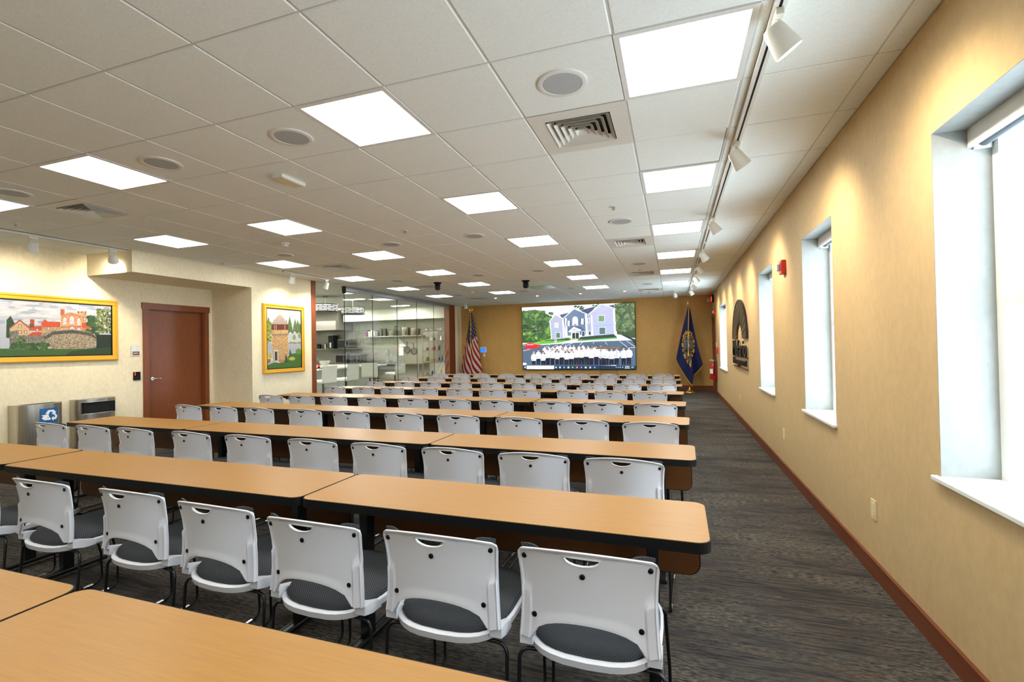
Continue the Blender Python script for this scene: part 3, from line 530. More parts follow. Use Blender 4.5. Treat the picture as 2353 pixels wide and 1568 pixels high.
# ------------------------------------------------ chair prototype
def ysd(z): t = (z-.497)/.28; return -.100+.035*t-.052*t*t
def hw(z): return .207+(.010*((z-.64)/.14)**2 if z > .64 else .007*((.64-z)/.14)**2)
def Tz(x): a = abs(x); return .806-.034*(a/.213)**2-(.024-math.sqrt(max(0, .024**2-(a-.189)**2)) if a > .189 else 0)
def Lz(x): a = abs(x); return .497+(.086*math.sqrt(max(0, 1-(a/.172)**2)) if a < .172 else 0)
def surf(x, z, off=0): s = hw(z)/.213; return Vector((x*s, ysd(z)-.062*(1-(x/.213)**2)+off, z))
def backrest():
    X = [.213, .2127, .2115, .2095, .206, .2015, .196, .190, .185, .180, .1725, .1719, .15, .12, .09, .07, .053, .048, .036, .02, 0]; X = [-x for x in X]+X[-2::-1]
    b = bmesh.new(); cols = []; HB, HT = 16, 3
    def rel(x, z):
        a = abs(x); o = 0
        if a > .2055 or Tz(x)-z < .006: o -= .008
        if .176 < a < .208 and z < .645: o -= .008
        if z-Lz(x) < .012 and a < .172: o -= .004
        return o
    for x in X:
        U = Tz(x)-.020; B = U-(.026*math.sqrt(max(0, 1-(x/.053)**2)) if abs(x) < .0529 else 0); L = Lz(x)
        ts = [0, .02, .05]+[.05+.95*(k+1)/(HB-2) for k in range(HB-2)]
        zl = [L+(B-L)*t for t in ts]
        if B > .66: # extra definition for the top of the side bosses
            j = min(range(len(zl)), key=lambda q: abs(zl[q]-.644)); zl[j] = .644; zl[j+1] = .654
        lo = [b.verts.new(surf(x, z, rel(x, z))) for z in zl]
        tp = Tz(x); zu = [U, (U+tp)/2, tp-.0055, tp]
        hi = [b.verts.new(surf(x, z, rel(x, z))) for z in zu[1:]]
        first = b.verts.new(surf(x, U, rel(x, U))) if abs(x) < .0529 else lo[-1]
        cols.append((lo, [first]+hi))
    for (l1, h1), (l2, h2) in zip(cols, cols[1:]):
        for A, B in ((l1, l2), (h1, h2)):
            for i in range(len(A)-1):
                q = [A[i], B[i], B[i+1], A[i+1]]; b.faces.new(q)
    bmesh.ops.recalc_face_normals(b, faces=b.faces)
    if sum(f.normal.y for f in b.faces) > 0: bmesh.ops.reverse_faces(b, faces=b.faces)
    bmesh.ops.solidify(b, geom=b.faces[:], thickness=.0065)
    k = MB(); k.bm.free(); k.bm = b; return k.mesh('backrest', m_shell, 50)
def back_cushion():
    X = [i/22*2-1 for i in range(23)]; b = bmesh.new(); R = []
    for q in X:
        x = q*.199; a = abs(x); tp = Tz(x*.9)+.0035; q_ = max(0, min(1, (.16-a)/.10)); dip = .07*q_*q_*(3-2*q_); tp -= dip; lo = max(Lz(x)+.02, .53); R.append([(x, lo+(tp-lo)*j/9, j) for j in range(10)])
    F = [[b.verts.new(surf(x, z, .011)) for x, z, j in r] for r in R]
    G = [[b.verts.new(surf(x, z, .012+.022*(max(0, 1-(x/.199)**6)**.5)*min(1, (9-j)/1.2+.25)*min(1, j/1.5+.25))) for x, z, j in r] for r in R]
    for i in range(22):
        for j in range(9): b.faces.new((F[i][j], F[i+1][j], F[i+1][j+1], F[i][j+1])); b.faces.new((G[i][j], G[i][j+1], G[i+1][j+1], G[i+1][j]))
    for i in range(22): b.faces.new((F[i][0], G[i][0], G[i+1][0], F[i+1][0])); b.faces.new((F[i][9], F[i+1][9], G[i+1][9], G[i][9]))
    for j in range(9): b.faces.new((F[0][j], F[0][j+1], G[0][j+1], G[0][j])); b.faces.new((F[22][j], G[22][j], G[22][j+1], F[22][j+1]))
    k = MB(); k.bm.free(); k.bm = b; return k.mesh('back_cushion', m_fab, 60)
def sup(a, bb, n=36, e=3.2, cy=.09):
    P = []
    for i in range(n):
        t = 2*PI*i/n; c, s = math.cos(t), math.sin(t); P.append((a*abs(c)**(2/e)*(1 if c > 0 else -1), cy+bb*abs(s)**(2/e)*(1 if s > 0 else -1)))
    return P
def stack(levels, mat, name, n=36, top=True):
    k = MB(); b = k.bm; R = [[b.verts.new((x, y, z(x, y) if callable(z) else z)) for x, y in sup(a, bb, n, cy=cy)] for a, bb, z, cy in levels]
    for A, B in zip(R, R[1:]):
        for i in range(n): b.faces.new((A[i], A[(i+1) % n], B[(i+1) % n], B[i]))
    b.faces.new(R[0][::-1]); b.faces.new(R[-1]); return k
dipz = lambda z0: (lambda x, y: z0-.012*max(0, 1-(x/.2)**2)*max(0, min(1, (.03-y)/.14)))
def seat_shell():
    k = stack([(.150, .165, .425, .09), (.196, .205, dipz(.442), .09), (.212, .226, dipz(.452), .09), (.214, .230, dipz(.474), .09), (.205, .218, dipz(.479), .09), (.18, .19, .460, .09)], m_shell, 's')
    for s in (-1, 1):
        a, c = sorted((s*.173, s*.214)); k.prism([(-.108, .466), (-.107, .4955), (-.078, .4955), (-.01, .476), (-.01, .45), (-.06, .452)], a, c, 'x')
    return k.mesh('seat_shell', m_shell, 40)
def seat_cushion():
    return stack([(.196, .208, dipz(.468), .092), (.201, .214, dipz(.484), .092), (.195, .207, dipz(.497), .092), (.172, .184, dipz(.506), .094), (.115, .12, .511, .098), (.04, .04, .513, .10)], m_fab, 's').mesh('seat_cushion', m_fab, 70)
def arc(c, a0, a1, r, e1, e2, n=5): return [Vector(c)+r*(math.cos(a0+(a1-a0)*i/n)*Vector(e1)+math.sin(a0+(a1-a0)*i/n)*Vector(e2)) for i in range(n+1)]
def sled(s):
    P = [(s*.10, -.075, .436), (s*.19, -.080, .436)]+[(s*(.19+.034*math.sin(a)), -.080-.006*(1-math.cos(a)), .436-.034*(1-math.cos(a))) for a in (.4, .8, 1.2, 1.57)]
    P += [(s*.226, -.105, .14), (s*.227, -.115, .045)]+[(s*.227, -.115+.02*(1-math.cos(a))-.004, .045-.037*math.sin(a)) for a in (.5, 1.0, 1.57)]
    P += [(s*.227, .10, .0075), (s*.227, .315, .0075)]+[(s*.227, .315+.04*math.sin(a), .0075+.04*(1-math.cos(a))) for a in (.5, 1.0, 1.57)]
    P += [(s*.225, .352, .18), (s*.215, .30, .41), (s*.20, .285, .436), (s*.12, .27, .436)]
    return MB().tube(P, .0062, 8).mesh('sled_leg', m_rod, 60)
me_chair = [('backrest', backrest()), ('back_cushion', back_cushion()), ('seat_shell', seat_shell()), ('seat_cushion', seat_cushion()), ('leg', sled(-1)), ('leg', sled(1)), ('cross_bar', MB().tube([(-.12, .27, .434), (.12, .27, .434)], .006).tube([(-.10, -.075, .434), (.10, -.075, .434)], .006).tube([(-.13, -.07, .43), (-.13, .27, .43)], .006).tube([(.13, -.07, .43), (.13, .27, .43)], .006).mesh('cross_bar', m_rod, 60))]
hr = [surf(x, Tz(x)-.020-.026*math.sqrt(max(0, 1-(x/.053)**2)), -.001) for x in [-.053+.106*i/14 for i in range(15)]]+[surf(x, Tz(x)-.020, -.001) for x in (.03, 0, -.03)]
me_chair.append(('handle_rim', MB().tube(hr, .0024, 6, True).mesh('handle_rim', m_white, 60)))
me_scr = MB().lathe([(.0085, 0), (.0085, .002), (.006, .0035), (.001, .0035)], 12, mat=Matrix.Rotation(PI/2, 3, 'X')).mesh('screw', m_screw, 40)
me_gl = MB().tube([(0, -.025, 0), (0, .025, 0)], .0085, 8).mesh('glide', m_chrome, 50)
SCR = [(-.188, .752), (.188, .752), (0, .729), (-.163, .572), (.163, .572)]
def make_chair():
    r = thing('stacking_chair', '', 'chair', group='grey-backed training chairs')
    for n_, me in me_chair:
        o = link(n_, me, r)
        if n_ == 'leg':
            s = 1 if me.vertices[0].co.x > 0 else -1
            for y in (-.06, .28): link('glide', me_gl, o, (s*.227, y, .0088))
    for x, z in SCR:
        p = surf(x, z, -.0012)
        if abs(x) > .185: p.y -= .0
        link('screw', me_scr, r, p)
    return r
proto = make_chair()
# chairs: X of each chair, row line Y = a + b X of the backrest centre
ROWS = [(-.238, -.0265, [-.03, -.52, -1.02, -1.54, -2.09, -2.735, -3.34]), (.955, -.0208, [-.03, -.54, -1.05, -1.585, -2.12, -2.715, -3.29, -3.935, -4.475, -5.07]),
        (2.191, -.0324, [.05, -.48, -1.03, -1.61, -2.18, -2.79, -3.375, -4.0, -4.53, -5.09]), (3.383, -.0185, [.05, -.48, -1.03, -1.685, -2.205, -2.775, -3.37, -3.96, -4.49, -5.02]),
        (4.605, -.0333, [-.06, -.55, -1.06, -1.71, -2.22, -2.75, -3.32, -3.91, -4.455, -5.015]), (5.801, -.0122, [.06, -.45, -.965, -1.595, -2.11, -2.67, -3.255, -3.845, -4.375, -5.0]),
        (6.992, -.0322, [.06, -.44, -.94, -1.585, -2.16, -2.67, -3.265, -3.845, -4.405, -5.03]), (8.227, -.0337, [.03, -.475, -1.03, -1.63, -2.165, -2.68, -3.29, -3.905, -4.415, -4.965])]
first = True
for ri, (a, b, xs) in enumerate(ROWS):
    for ci, x in enumerate(xs):
        y = a+b*x+.172; rz = b*.5+random.uniform(-.035, .035)
        if ri == 0: rz = [-.0, .0, -.02, -.03, -.01, .0, 0][ci]; y = [-.222, -.222, -.237, -.2, -.165, -.165, -.16][ci]+.172
        lb = 'grey-backed training chair, %s from the window aisle in the %s row from the foreground' % (ORD[ci], ORD[ri])
        if first: c = proto; first = False
        else: c = proto.copy(); COL.objects.link(c)
        c.location = (x, y, 0); c.rotation_euler = (0, 0, rz); c['label'] = lb
        if c is not proto:
            for ch in proto.children:
                if ri > 2 and ch.data.name.startswith('cross_bar'): continue
                d = ch.copy(); COL.objects.link(d); d.parent = c
                if ri < 3:
                    for g in ch.children: e = g.copy(); COL.objects.link(e); e.parent = d

# ------------------------------------------------ training tables
TD, TH = .435, .737
def make_table(w, rl=1, rr=1):
    # local origin: right front corner of the top, X from -w to 0
    r = thing('training_table', '', 'table'); cr = (rr, rr, rl, rl)
    obj('tabletop', MB().prism(rrect(-w+.004, -.004, .004, TD-.004, .045, 6, cr), TH-.012, TH), m_top, r)
    obj('edge_band', MB().prism(rrect(-w, 0, 0, TD, .048, 6, cr), TH-.038, TH-.0012), m_black, r)
    P = rrect(-w+.03, -.028, .452, TH-.039, .045, 5, (1, 0, 0, 1)); obj('modesty_panel', MB().prism(P, TD-.045, TD-.027, 'y'), m_panel, r)
    q = rrect(-w+.026, -.024, .448, TH-.039, .048, 5, (1, 0, 0, 1)); obj('panel_edge', MB().prism(q, TD-.042, TD-.030, 'y'), m_black, r)
    for x in (-.20, -w+.20):
        l = obj('leg', MB().box(x-.022, x+.022, .19, .25, .04, TH-.038, .004), m_rod, r)
        obj('foot', MB().box(x-.026, x+.026, -.02, TD-.0, .022, .048, .006).box(x-.018, x-.012, -.01, TD-.01, .047, .051).box(x+.012, x+.018, -.01, TD-.01, .047, .051), m_rod, l)
        for y in (.0, TD-.03): obj('leveler', MB().cyl((x, y, 0), .016, .023, 12), m_chrome, l)
        obj('support_arm', MB().box(x-.015, x+.015, .05, TD-.06, TH-.06, TH-.0385), m_rod, l)
    return r
TR = [(-1.13, -.0, [(.34, 1.71), (-1.375, 2.26)]), (.105, -.010, [(.34, 1.71), (-1.375, 2.26), (-3.65, 1.75)])]
for a, b in ((1.29, -.022), (2.53, -.038), (3.75, -.042), (4.97, -.045), (6.2, -.045), (7.42, -.045), (8.64, -.045)): TR.append((a, b, [(.345, 1.725), (-1.384, 2.405), (-3.793, 1.64)]))
pos = ['nearest the window aisle', 'in the middle', 'farthest from the windows']; protos = {}
for ri, (a, b, tabs) in enumerate(TR):
    for ti, (xr, w) in enumerate(tabs):
        lb = 'maple-topped narrow training table %s of the %s row from the foreground' % (pos[ti], ORD[ri])
        y = a+b*xr; rz = math.atan(b)
        if ri == 1 and ti == 2: y += .012; rz = 0
        if w in protos: t = copy_tree(protos[w])
        else: t = protos[w] = make_table(w)
        t.location = (xr, y, 0); t.rotation_euler = (0, 0, rz); t['label'] = lb; t['group'] = 'rows of training tables'

# ------------------------------------------------ the video wall picture
def SP(x, y): u = (x-165-25*(y-210)/1110)/2025; return u, (y-(210-85*u))/(1110+u*75)
P = Pic(1100, 620, (246, 248, 252), SP)
P.poly([(165, 560), (165, 280), (280, 270), (420, 250), (560, 290), (680, 350), (740, 420), (740, 830), (165, 850)], (52, 92, 48), jit=30, cell=4)
trees(P, 170, 740, 280, 560, 130, (34, 78, 46), (120, 165, 80), 42); trees(P, 190, 700, 560, 800, 70, (60, 110, 40), (160, 205, 80), 34)
trees(P, 170, 640, 500, 640, 40, (30, 60, 36), (60, 96, 50), 38)
P.poly([(1850, 150), (2190, 110), (2215, 760), (1900, 740)], (60, 84, 52), jit=24, cell=4); trees(P, 1860, 2200, 160, 640, 110, (52, 84, 56), (132, 156, 110), 42); trees(P, 1150, 1330, 190, 240, 16, (40, 90, 60), (90, 130, 90), 26); trees(P, 1480, 1650, 150, 190, 12, (40, 90, 60), (90, 130, 90), 20)
P.poly([(165, 880), (740, 780), (1950, 720), (2215, 780), (2215, 1330), (165, 1330)], (84, 108, 134), jit=14, cell=2)
P.poly([(165, 900), (740, 760), (1300, 740), (1300, 800), (165, 905)], (150, 190, 90), jit=20, cell=3)
roof = (74, 88, 116)
P.poly([(875, 345), (1040, 305), (1000, 410), (940, 420)], roof, jit=8); P.poly([(1250, 265), (1530, 190), (1420, 330), (1370, 330)], roof, jit=8); P.poly([(1720, 190), (1840, 165), (1860, 235)], roof)
P.poly([(680, 470), (800, 335), (945, 420), (985, 770), (735, 790)], (178, 188, 214), jit=5); P.poly([(1410, 330), (1630, 150), (1860, 240), (1870, 700), (1470, 720)], (184, 192, 226), jit=5)
P.poly([(1350, 340), (1460, 340), (1480, 720), (1370, 720)], (168, 180, 208), jit=5); P.poly([(945, 400), (1140, 235), (1370, 330), (1385, 700), (1000, 720)], (106, 128, 164), jit=6)
P.poly([(1010, 620), (1120, 545), (1270, 560), (1350, 640), (1010, 670)], (78, 100, 140))
for q in ((680, 470, 800, 335), (800, 335, 950, 420), (945, 405, 1140, 235), (1140, 235, 1372, 330), (1405, 330, 1630, 150), (1630, 150, 1868, 240)): P.line(*q, 16, (240, 242, 250))
for q in ((690, 470, 940, 430), (1420, 335, 1855, 255)): P.line(*q, 7, (214, 176, 170))
for x, y0, y1, w in ((935, 430, 760, 26), (990, 400, 740, 34), (1350, 330, 720, 36), (1450, 340, 720, 30), (1840, 250, 700, 34), (705, 480, 780, 16)): P.line(x, y0, x+22, y1, w, (240, 242, 250))
P.line(700, 560, 1000, 545, 4, (150, 160, 190)); P.line(1480, 545, 1840, 520, 4, (150, 160, 190))
def win(x0, y0, x1, y1, c=(90, 130, 130)): P.rect(x0-8, y0-8, x1+8, y1+8, (244, 246, 252)); P.rect(x0, y0, x1, y1, c, jit=26, cell=4)
win(1575, 360, 1675, 465, (120, 160, 120)); win(1590, 575, 1692, 690, (84, 120, 120)); win(815, 665, 885, 755, (90, 130, 110)); win(790, 495, 850, 565, (214, 220, 232)); win(1285, 640, 1330, 725, (70, 84, 96)); win(1405, 640, 1440, 705, (70, 84, 96)); win(1385, 410, 1415, 490, (170, 180, 200))
for x0, x1 in ((1005, 1080), (1250, 1330)): P.rect(x0, 450-(x0 > 1100)*40, x1, 545-(x0 > 1100)*30, (60, 66, 90)); P.rect(x0+15, 450-(x0 > 1100)*40, x1-15, 545-(x0 > 1100)*30, (240, 244, 250))
P.ell(1160, 425, 50, 52, (244, 246, 252)); P.rect(1110, 425, 1212, 535, (244, 246, 252)); P.line(1160, 375, 1160, 535, 4, (170, 180, 200)); P.line(1110, 465, 1212, 465, 4, (170, 180, 200)); P.rect(1140, 505, 1185, 530, (130, 150, 170))
P.poly([(1035, 640), (1135, 555), (1275, 612), (1255, 640), (1050, 660)], (236, 238, 246)); P.poly([(1070, 640), (1140, 585), (1240, 620)], (216, 200, 200)); P.rect(1085, 655, 1245, 770, (236, 238, 246)); P.rect(1110, 668, 1228, 768, (40, 54, 66), jit=30, cell=6)
for x in (1095, 1165, 1240): P.line(x, 650, x+4, 775, 10, (246, 248, 252))
P.poly([(600, 800), (1040, 760), (1090, 800), (640, 850)], (60, 90, 60), jit=20, cell=4); P.poly([(500, 815), (900, 800), (1080, 800), (1000, 850), (520, 860)], (100, 190, 66), jit=12, cell=3)
P.poly([(1210, 790), (1260, 740), (1840, 690), (1890, 745)], (52, 74, 56), jit=20, cell=4); P.poly([(1190, 805), (1880, 748), (1935, 765), (1500, 800)], (96, 200, 70), jit=12, cell=3)
P.poly([(440, 880), (900, 838), (1100, 790), (1210, 780), (1200, 815), (1900, 770), (1870, 690), (1960, 700), (2150, 800), (1500, 822), (560, 885)], (236, 238, 244), jit=4)
P.poly([(2150, 800), (1960, 700), (2080, 720), (2210, 800), (2210, 920)], (44, 56, 58), jit=6)
for q in ((560, 960, 700, 880), (700, 950, 850, 870), (830, 930, 960, 860), (1230, 900, 1300, 830), (1000, 900, 1110, 850), (1480, 860, 1500, 830), (1690, 830, 1730, 880), (1940, 815, 2080, 930), (2060, 815, 2200, 915), (190, 990, 330, 960), (2080, 930, 2205, 930)): P.line(*q, 8, (232, 238, 246))
for q in ((200, 610, 600, 610), (190, 715, 560, 640), (430, 460, 480, 850), (605, 520, 630, 750), (260, 610, 275, 690)): P.line(*q, 5, (120, 140, 150))
P.rect(780, 785, 822, 835, (240, 240, 244)); P.ell(795, 805, 14, 14, (214, 60, 60))
P.ell(320, 880, 80, 36, (214, 40, 50)); P.poly([(222, 960), (240, 890), (400, 875), (520, 880), (535, 900), (500, 935), (230, 970)], (226, 36, 50), jit=6); P.rect(262, 865, 385, 890, (206, 170, 176)); P.line(325, 860, 325, 892, 6, (214, 40, 50))
for x, y in ((285, 948), (475, 915)): P.ell(x, y, 20, 18, (70, 30, 40)); P.ell(x, y, 10, 9, (220, 214, 214))
ppl = []
for i in range(15): ppl.append((600+i*78+random.uniform(-10, 10), 905-20*math.sin(i/14*PI)+random.uniform(-12, 12), .72, i))
for i in range(20): ppl.append((395+i*88+(i > 17)*30, [1010, 980, 1010, 960, 965, 985, 955, 985, 975, 955, 960, 935, 935, 920, 935, 940, 950, 940, 940, 930][i]+random.uniform(-6, 6), 1.0 if i < 12 else 1.15, i))
for x, y, s, i in ppl:
    L = 1240
    P.poly([(x-34*s, y+120*s), (x+34*s, y+120*s), (x+30*s, L), (x+6*s, L), (x, y+190*s), (x-6*s, L), (x-30*s, L)], (26, 28, 48))
    P.ell(x, y+90*s, 46*s, 66*s, (240, 240, 252)); P.poly([(x-44*s, y+45*s), (x+44*s, y+45*s), (x+56*s, y+110*s), (x+36*s, y+155*s), (x-36*s, y+155*s), (x-56*s, y+110*s)], (242, 242, 254), jit=6)
    hc = random.choice([(40, 34, 34), (60, 46, 40), (150, 140, 134), (36, 30, 30)])
    P.ell(x, y+2*s, 22*s, 26*s, hc); P.ell(x, y+10*s, 16*s, 20*s, (214, 176, 164)); P.ell(x-30*s, y+120*s, 8, 20, (214, 190, 190)); P.line(x, y+60*s, x+2, y+150*s, 3, (206, 206, 222))
P.rect(185, 1252, 2230, 1340, (34, 62, 88)); P.rect(258, 1254, 778, 1318, (250, 250, 254))
for k_ in range(4): P.rect(214+(k_ % 2)*15, 1272+(k_//2)*15, 226+(k_ % 2)*15, 1284+(k_//2)*15, (240, 244, 250))
for k_ in range(11): P.ell(300+k_*24, 1288, 7, 4, (206, 210, 220))
for x, c in ((813, (150, 190, 214)), (887, (180, 200, 214)), (965, (80, 120, 220)), (1042, (240, 232, 190)), (1118, (40, 160, 90)), (1197, (226, 70, 60)), (1275, (50, 80, 200)), (1352, (226, 214, 150)), (1432, (170, 190, 220)), (1511, (90, 96, 214))):
    P.ell(x, 1284, 19, 19, c); P.ell(x, 1284, 8, 8, (236, 240, 250))
for x in (1885, 1915, 1950, 1992): P.ell(x, 1280, 10, 9, (220, 226, 236))
P.rect(2035, 1262, 2105, 1274, (236, 240, 246)); P.rect(2028, 1288, 2115, 1300, (236, 240, 246)); P.ell(2158, 1278, 18, 16, (220, 226, 236)); P.ell(2158, 1278, 11, 9, (34, 62, 88)); P.ell(215, 1225, 45, 24, (236, 238, 244))
m_scr = pic_mat('video_wall_picture', P.image('video_wall_picture'), .3, 1.08)
def quad(mb, pts, uvs=((0, 0), (1, 0), (1, 1), (0, 1))):
    uv = mb.bm.loops.layers.uv.verify(); f = mb.bm.faces.new([mb.bm.verts.new(p) for p in pts])
    for l, q in zip(f.loops, uvs): l[uv].uv = q
    return mb
t = thing('video_wall', 'large bright screen showing a grey building, red car and group in white', 'screen')
SX0, SX1, SZ0, SZ1 = -4.485, -.85, .635, 2.70; SY = 13.36
obj('cabinet', MB().box(SX0, SX1, SY, YB-.001, SZ0, SZ1, .004), m_black, t)
link('display', quad(MB(), [(SX0+.012, SY-.003, SZ0+.012), (SX1-.012, SY-.003, SZ0+.012), (SX1-.012, SY-.003, SZ1-.012), (SX0+.012, SY-.003, SZ1-.012)]).mesh('display', m_scr, fix=False), t)

# ------------------------------------------------ framed pictures on the left wall
def picture(lb, X, y0, y1, z0, z1, mat, fw=.075):
    t = thing('framed_picture', lb, 'picture'); q = .014
    for (n_, a, b, c, d) in (('s', y0, y1, z0, z0+fw), ('s', y0, y1, z1-fw, z1), ('s', y0, y0+fw, z0+fw, z1-fw), ('s', y1-fw, y1, z0+fw, z1-fw)): obj('frame_rail', MB().box(X+.001, X+.035, a, b, c, d, .006), m_gold, t)
    mb = MB()
    for (a, b, c, d) in ((y0+.012, y1-.012, z0+.012, z0+.03), (y0+.012, y1-.012, z1-.03, z1-.012), (y0+.012, y0+.03, z0+.03, z1-.03), (y1-.03, y1-.012, z0+.03, z1-.03)): mb.box(X+.03, X+.046, a, b, c, d, .004)
    obj('raised_bead', mb, m_gold, t)
    f = fw-.001; mb = MB()
    for (a, b, c, d) in ((y0+f, y1-f, z0+f, z0+f+q), (y0+f, y1-f, z1-f-q, z1-f), (y0+f, y0+f+q, z0+f, z1-f), (y1-f-q, y1-f, z0+f, z1-f)): mb.box(X+.001, X+.03, a, b, c, d)
    obj('black_liner', mb, m_black, t)
    a, b, c, d = y0+f+q, y1-f-q, z0+f+q, z1-f-q
    link('canvas', quad(MB(), [(X+.022, a, c), (X+.022, b, c), (X+.022, b, d), (X+.022, a, d)]).mesh('canvas', mat, fix=False), t)
    obj('backing', MB().box(X+.001, X+.02, a, b, c, d), m_black, t); return t
# castle: drawn in the crop frame of the photograph's right half, canvas continues to the left
def CP(x, y): u = (x+2240)/4350; w = (x-0)/2100; top = 250+100*w; bot = 1335-55*w; return u, (y-top)/(bot-top)
P = Pic(1300, 400, (214, 220, 236), CP)
for i in range(260):
    x = random.uniform(-2240, 2110); y = random.uniform(240, 800); c = random.choice([(240, 242, 250), (226, 230, 244), (184, 196, 226), (248, 248, 252)]); P.ell(x, y, random.uniform(60, 220), random.uniform(12, 40), c)
trees(P, -2240, -300, 560, 1000, 150, (34, 66, 36), (80, 110, 50), 90)
P.poly([(-2240, 1180), (600, 1190), (2110, 1110), (2110, 1420), (-2240, 1420)], (70, 112, 44), jit=16, cell=2)
orange, cream, brick, stone = (226, 92, 50), (230, 196, 150), (176, 84, 60), (140, 134, 122)
P.poly([(-40, 980), (-30, 640), (40, 560), (110, 700), (90, 1000)], (44, 80, 44), jit=20, cell=3)
P.poly([(20, 800), (205, 640), (380, 790), (380, 960), (40, 960)], cream, jit=24, cell=3); P.line(20, 800, 205, 640, 22, brick); P.line(205, 640, 390, 800, 22, brick)
P.poly([(350, 750), (610, 745), (610, 840), (380, 840)], orange, jit=14, cell=3); P.poly([(340, 930), (430, 870), (610, 860), (610, 935)], orange, jit=14); P.rect(390, 620, 470, 750, (206, 84, 48), jit=14); P.rect(380, 710, 455, 780, (96, 104, 80), jit=16)
P.poly([(600, 690), (670, 610), (730, 660), (980, 660), (980, 770), (620, 770)], orange, jit=14, cell=3); P.rect(610, 765, 985, 900, (206, 178, 136), jit=40, cell=4)
P.rect(985, 410, 1070, 560, (204, 110, 76), jit=30, cell=4); P.rect(1340, 455, 1540, 680, (212, 170, 132), jit=36, cell=5)
for x in (1340, 1420, 1500): P.rect(x, 450, x+36, 480, brick)
P.poly([(985, 540), (1100, 490), (1230, 480), (1350, 500), (1440, 560), (1440, 850), (985, 850)], (232, 178, 128), jit=22, cell=4)
P.line(1005, 545, 1220, 500, 12, brick); P.line(1220, 500, 1430, 560, 12, brick); P.line(990, 765, 1440, 745, 12, (150, 96, 70))
for x, y, r in ((1075, 650, 42), (1222, 640, 56), (1368, 655, 38), (1225, 850, 60), (1370, 850, 44)): P.ell(x, y-30, r*1.35, r*1.6, (222, 118, 70)); P.ell(x, y-25, r, r*1.3, (226, 226, 236)); P.rect(x-r, y-25, x+r, y+65, (224, 224, 234), jit=30, cell=5)
P.poly([(1440, 675), (1680, 680), (1740, 770), (1740, 900), (1440, 870)], (214, 150, 104), jit=30, cell=4); P.poly([(1440, 670), (1690, 680), (1650, 775), (1440, 770)], orange, jit=14)
for x, y in ((205, 755), (205, 870), (310, 870), (525, 830), (740, 790), (1697, 800), (1495, 600)): P.rect(x-28, y-32, x+28, y+32, brick); P.rect(x-18, y-24, x+18, y+26, (226, 224, 226))
trees(P, 1560, 1800, 560, 900, 40, (40, 76, 44), (80, 116, 66), 60); trees(P, 1780, 2110, 400, 860, 190, (44, 70, 30), (178, 186, 110), 34); P.poly([(1760, 900), (2110, 900), (2110, 1170), (1760, 1170)], (32, 48, 24), jit=14, cell=3)
P.poly([(20, 860), (170, 830), (170, 1200), (20, 1200)], stone, jit=46, cell=5); P.poly([(170, 930), (700, 930), (760, 1100), (170, 1150)], stone, jit=44, cell=5)
P.poly([(600, 900), (820, 830), (1230, 800), (1620, 850), (1760, 940), (1740, 1150), (1500, 1180), (860, 1190), (700, 1110), (680, 960)], (176, 160, 134), jit=60, cell=4)
P.poly([(640, 960), (830, 850), (1230, 815), (1620, 860), (1760, 950), (1750, 980), (1600, 920), (1230, 880), (840, 910), (680, 1010)], (86, 84, 78), jit=36, cell=5)
trees(P, 60, 720, 1090, 1190, 70, (40, 78, 32), (96, 134, 60), 56); trees(P, 150, 280, 980, 1080, 14, (60, 100, 46), (130, 160, 80), 40)
P.poly([(1200, 1230), (2110, 1130), (2110, 1420), (900, 1420)], (48, 74, 32), jit=10, cell=2)
m_p1 = pic_mat('castle_canvas', P.image('castle_canvas'), .35, dim=.6)
picture('wide gilt-framed picture of a stone castle above the steel bins', XL2, .70, 3.235, 1.305, 2.19, m_p1)
def TP(x, y): u = (x-187)/613; top = 218+62*u; bot = 1338-38*u; return u, (y-top)/(bot-top)
P = Pic(420, 620, (236, 240, 248), TP)
for i in range(40): P.ell(random.uniform(190, 800), random.uniform(220, 480), random.uniform(40, 110), random.uniform(8, 22), random.choice([(246, 248, 252), (222, 230, 244)]))
for x, y, w in ((215, 370, 60), (590, 360, 62), (690, 410, 50), (740, 430, 50), (530, 420, 40), (305, 420, 30), (780, 480, 40)): P.poly([(x-w, 700), (x-w*.7, 560), (x, y), (x+w*.7, 560), (x+w, 700)], (96, 124, 74), jit=40, cell=4)
trees(P, 190, 250, 450, 900, 70, (90, 120, 40), (200, 206, 90), 34)
P.poly([(560, 700), (600, 650), (640, 700), (680, 640), (730, 700), (760, 660), (800, 700), (800, 860), (560, 860)], (214, 220, 232), jit=20, cell=4); P.ell(670, 760, 30, 50, (150, 170, 110)); P.ell(770, 730, 26, 50, (150, 170, 110))
P.rect(187, 860, 800, 1080, (196, 200, 212), jit=14); trees(P, 570, 800, 850, 870, 20, (110, 140, 60), (180, 190, 100), 20)
P.poly([(187, 1200), (400, 1230), (620, 1060), (800, 1040), (800, 1345), (187, 1345)], (80, 128, 52), jit=18, cell=2); P.poly([(187, 980), (280, 980), (280, 1060), (187, 1070)], (206, 208, 216)); P.poly([(187, 1230), (330, 1180), (360, 1200), (187, 1270)], (206, 200, 196))
P.poly([(258, 620), (560, 620), (548, 1190), (285, 1200)], (222, 178, 120), jit=52, cell=5); P.poly([(265, 700), (560, 700), (560, 722), (265, 722)], (140, 130, 120))
P.rect(262, 515, 560, 620, (110, 52, 30), jit=14); P.poly([(255, 515), (380, 350), (440, 350), (565, 520)], (190, 172, 162), jit=18, cell=3); P.poly([(380, 352), (412, 290), (440, 352)], (224, 206, 160))
for x in (320, 500, 350): P.rect(x-6, 530, x+4, 612, (230, 210, 180))
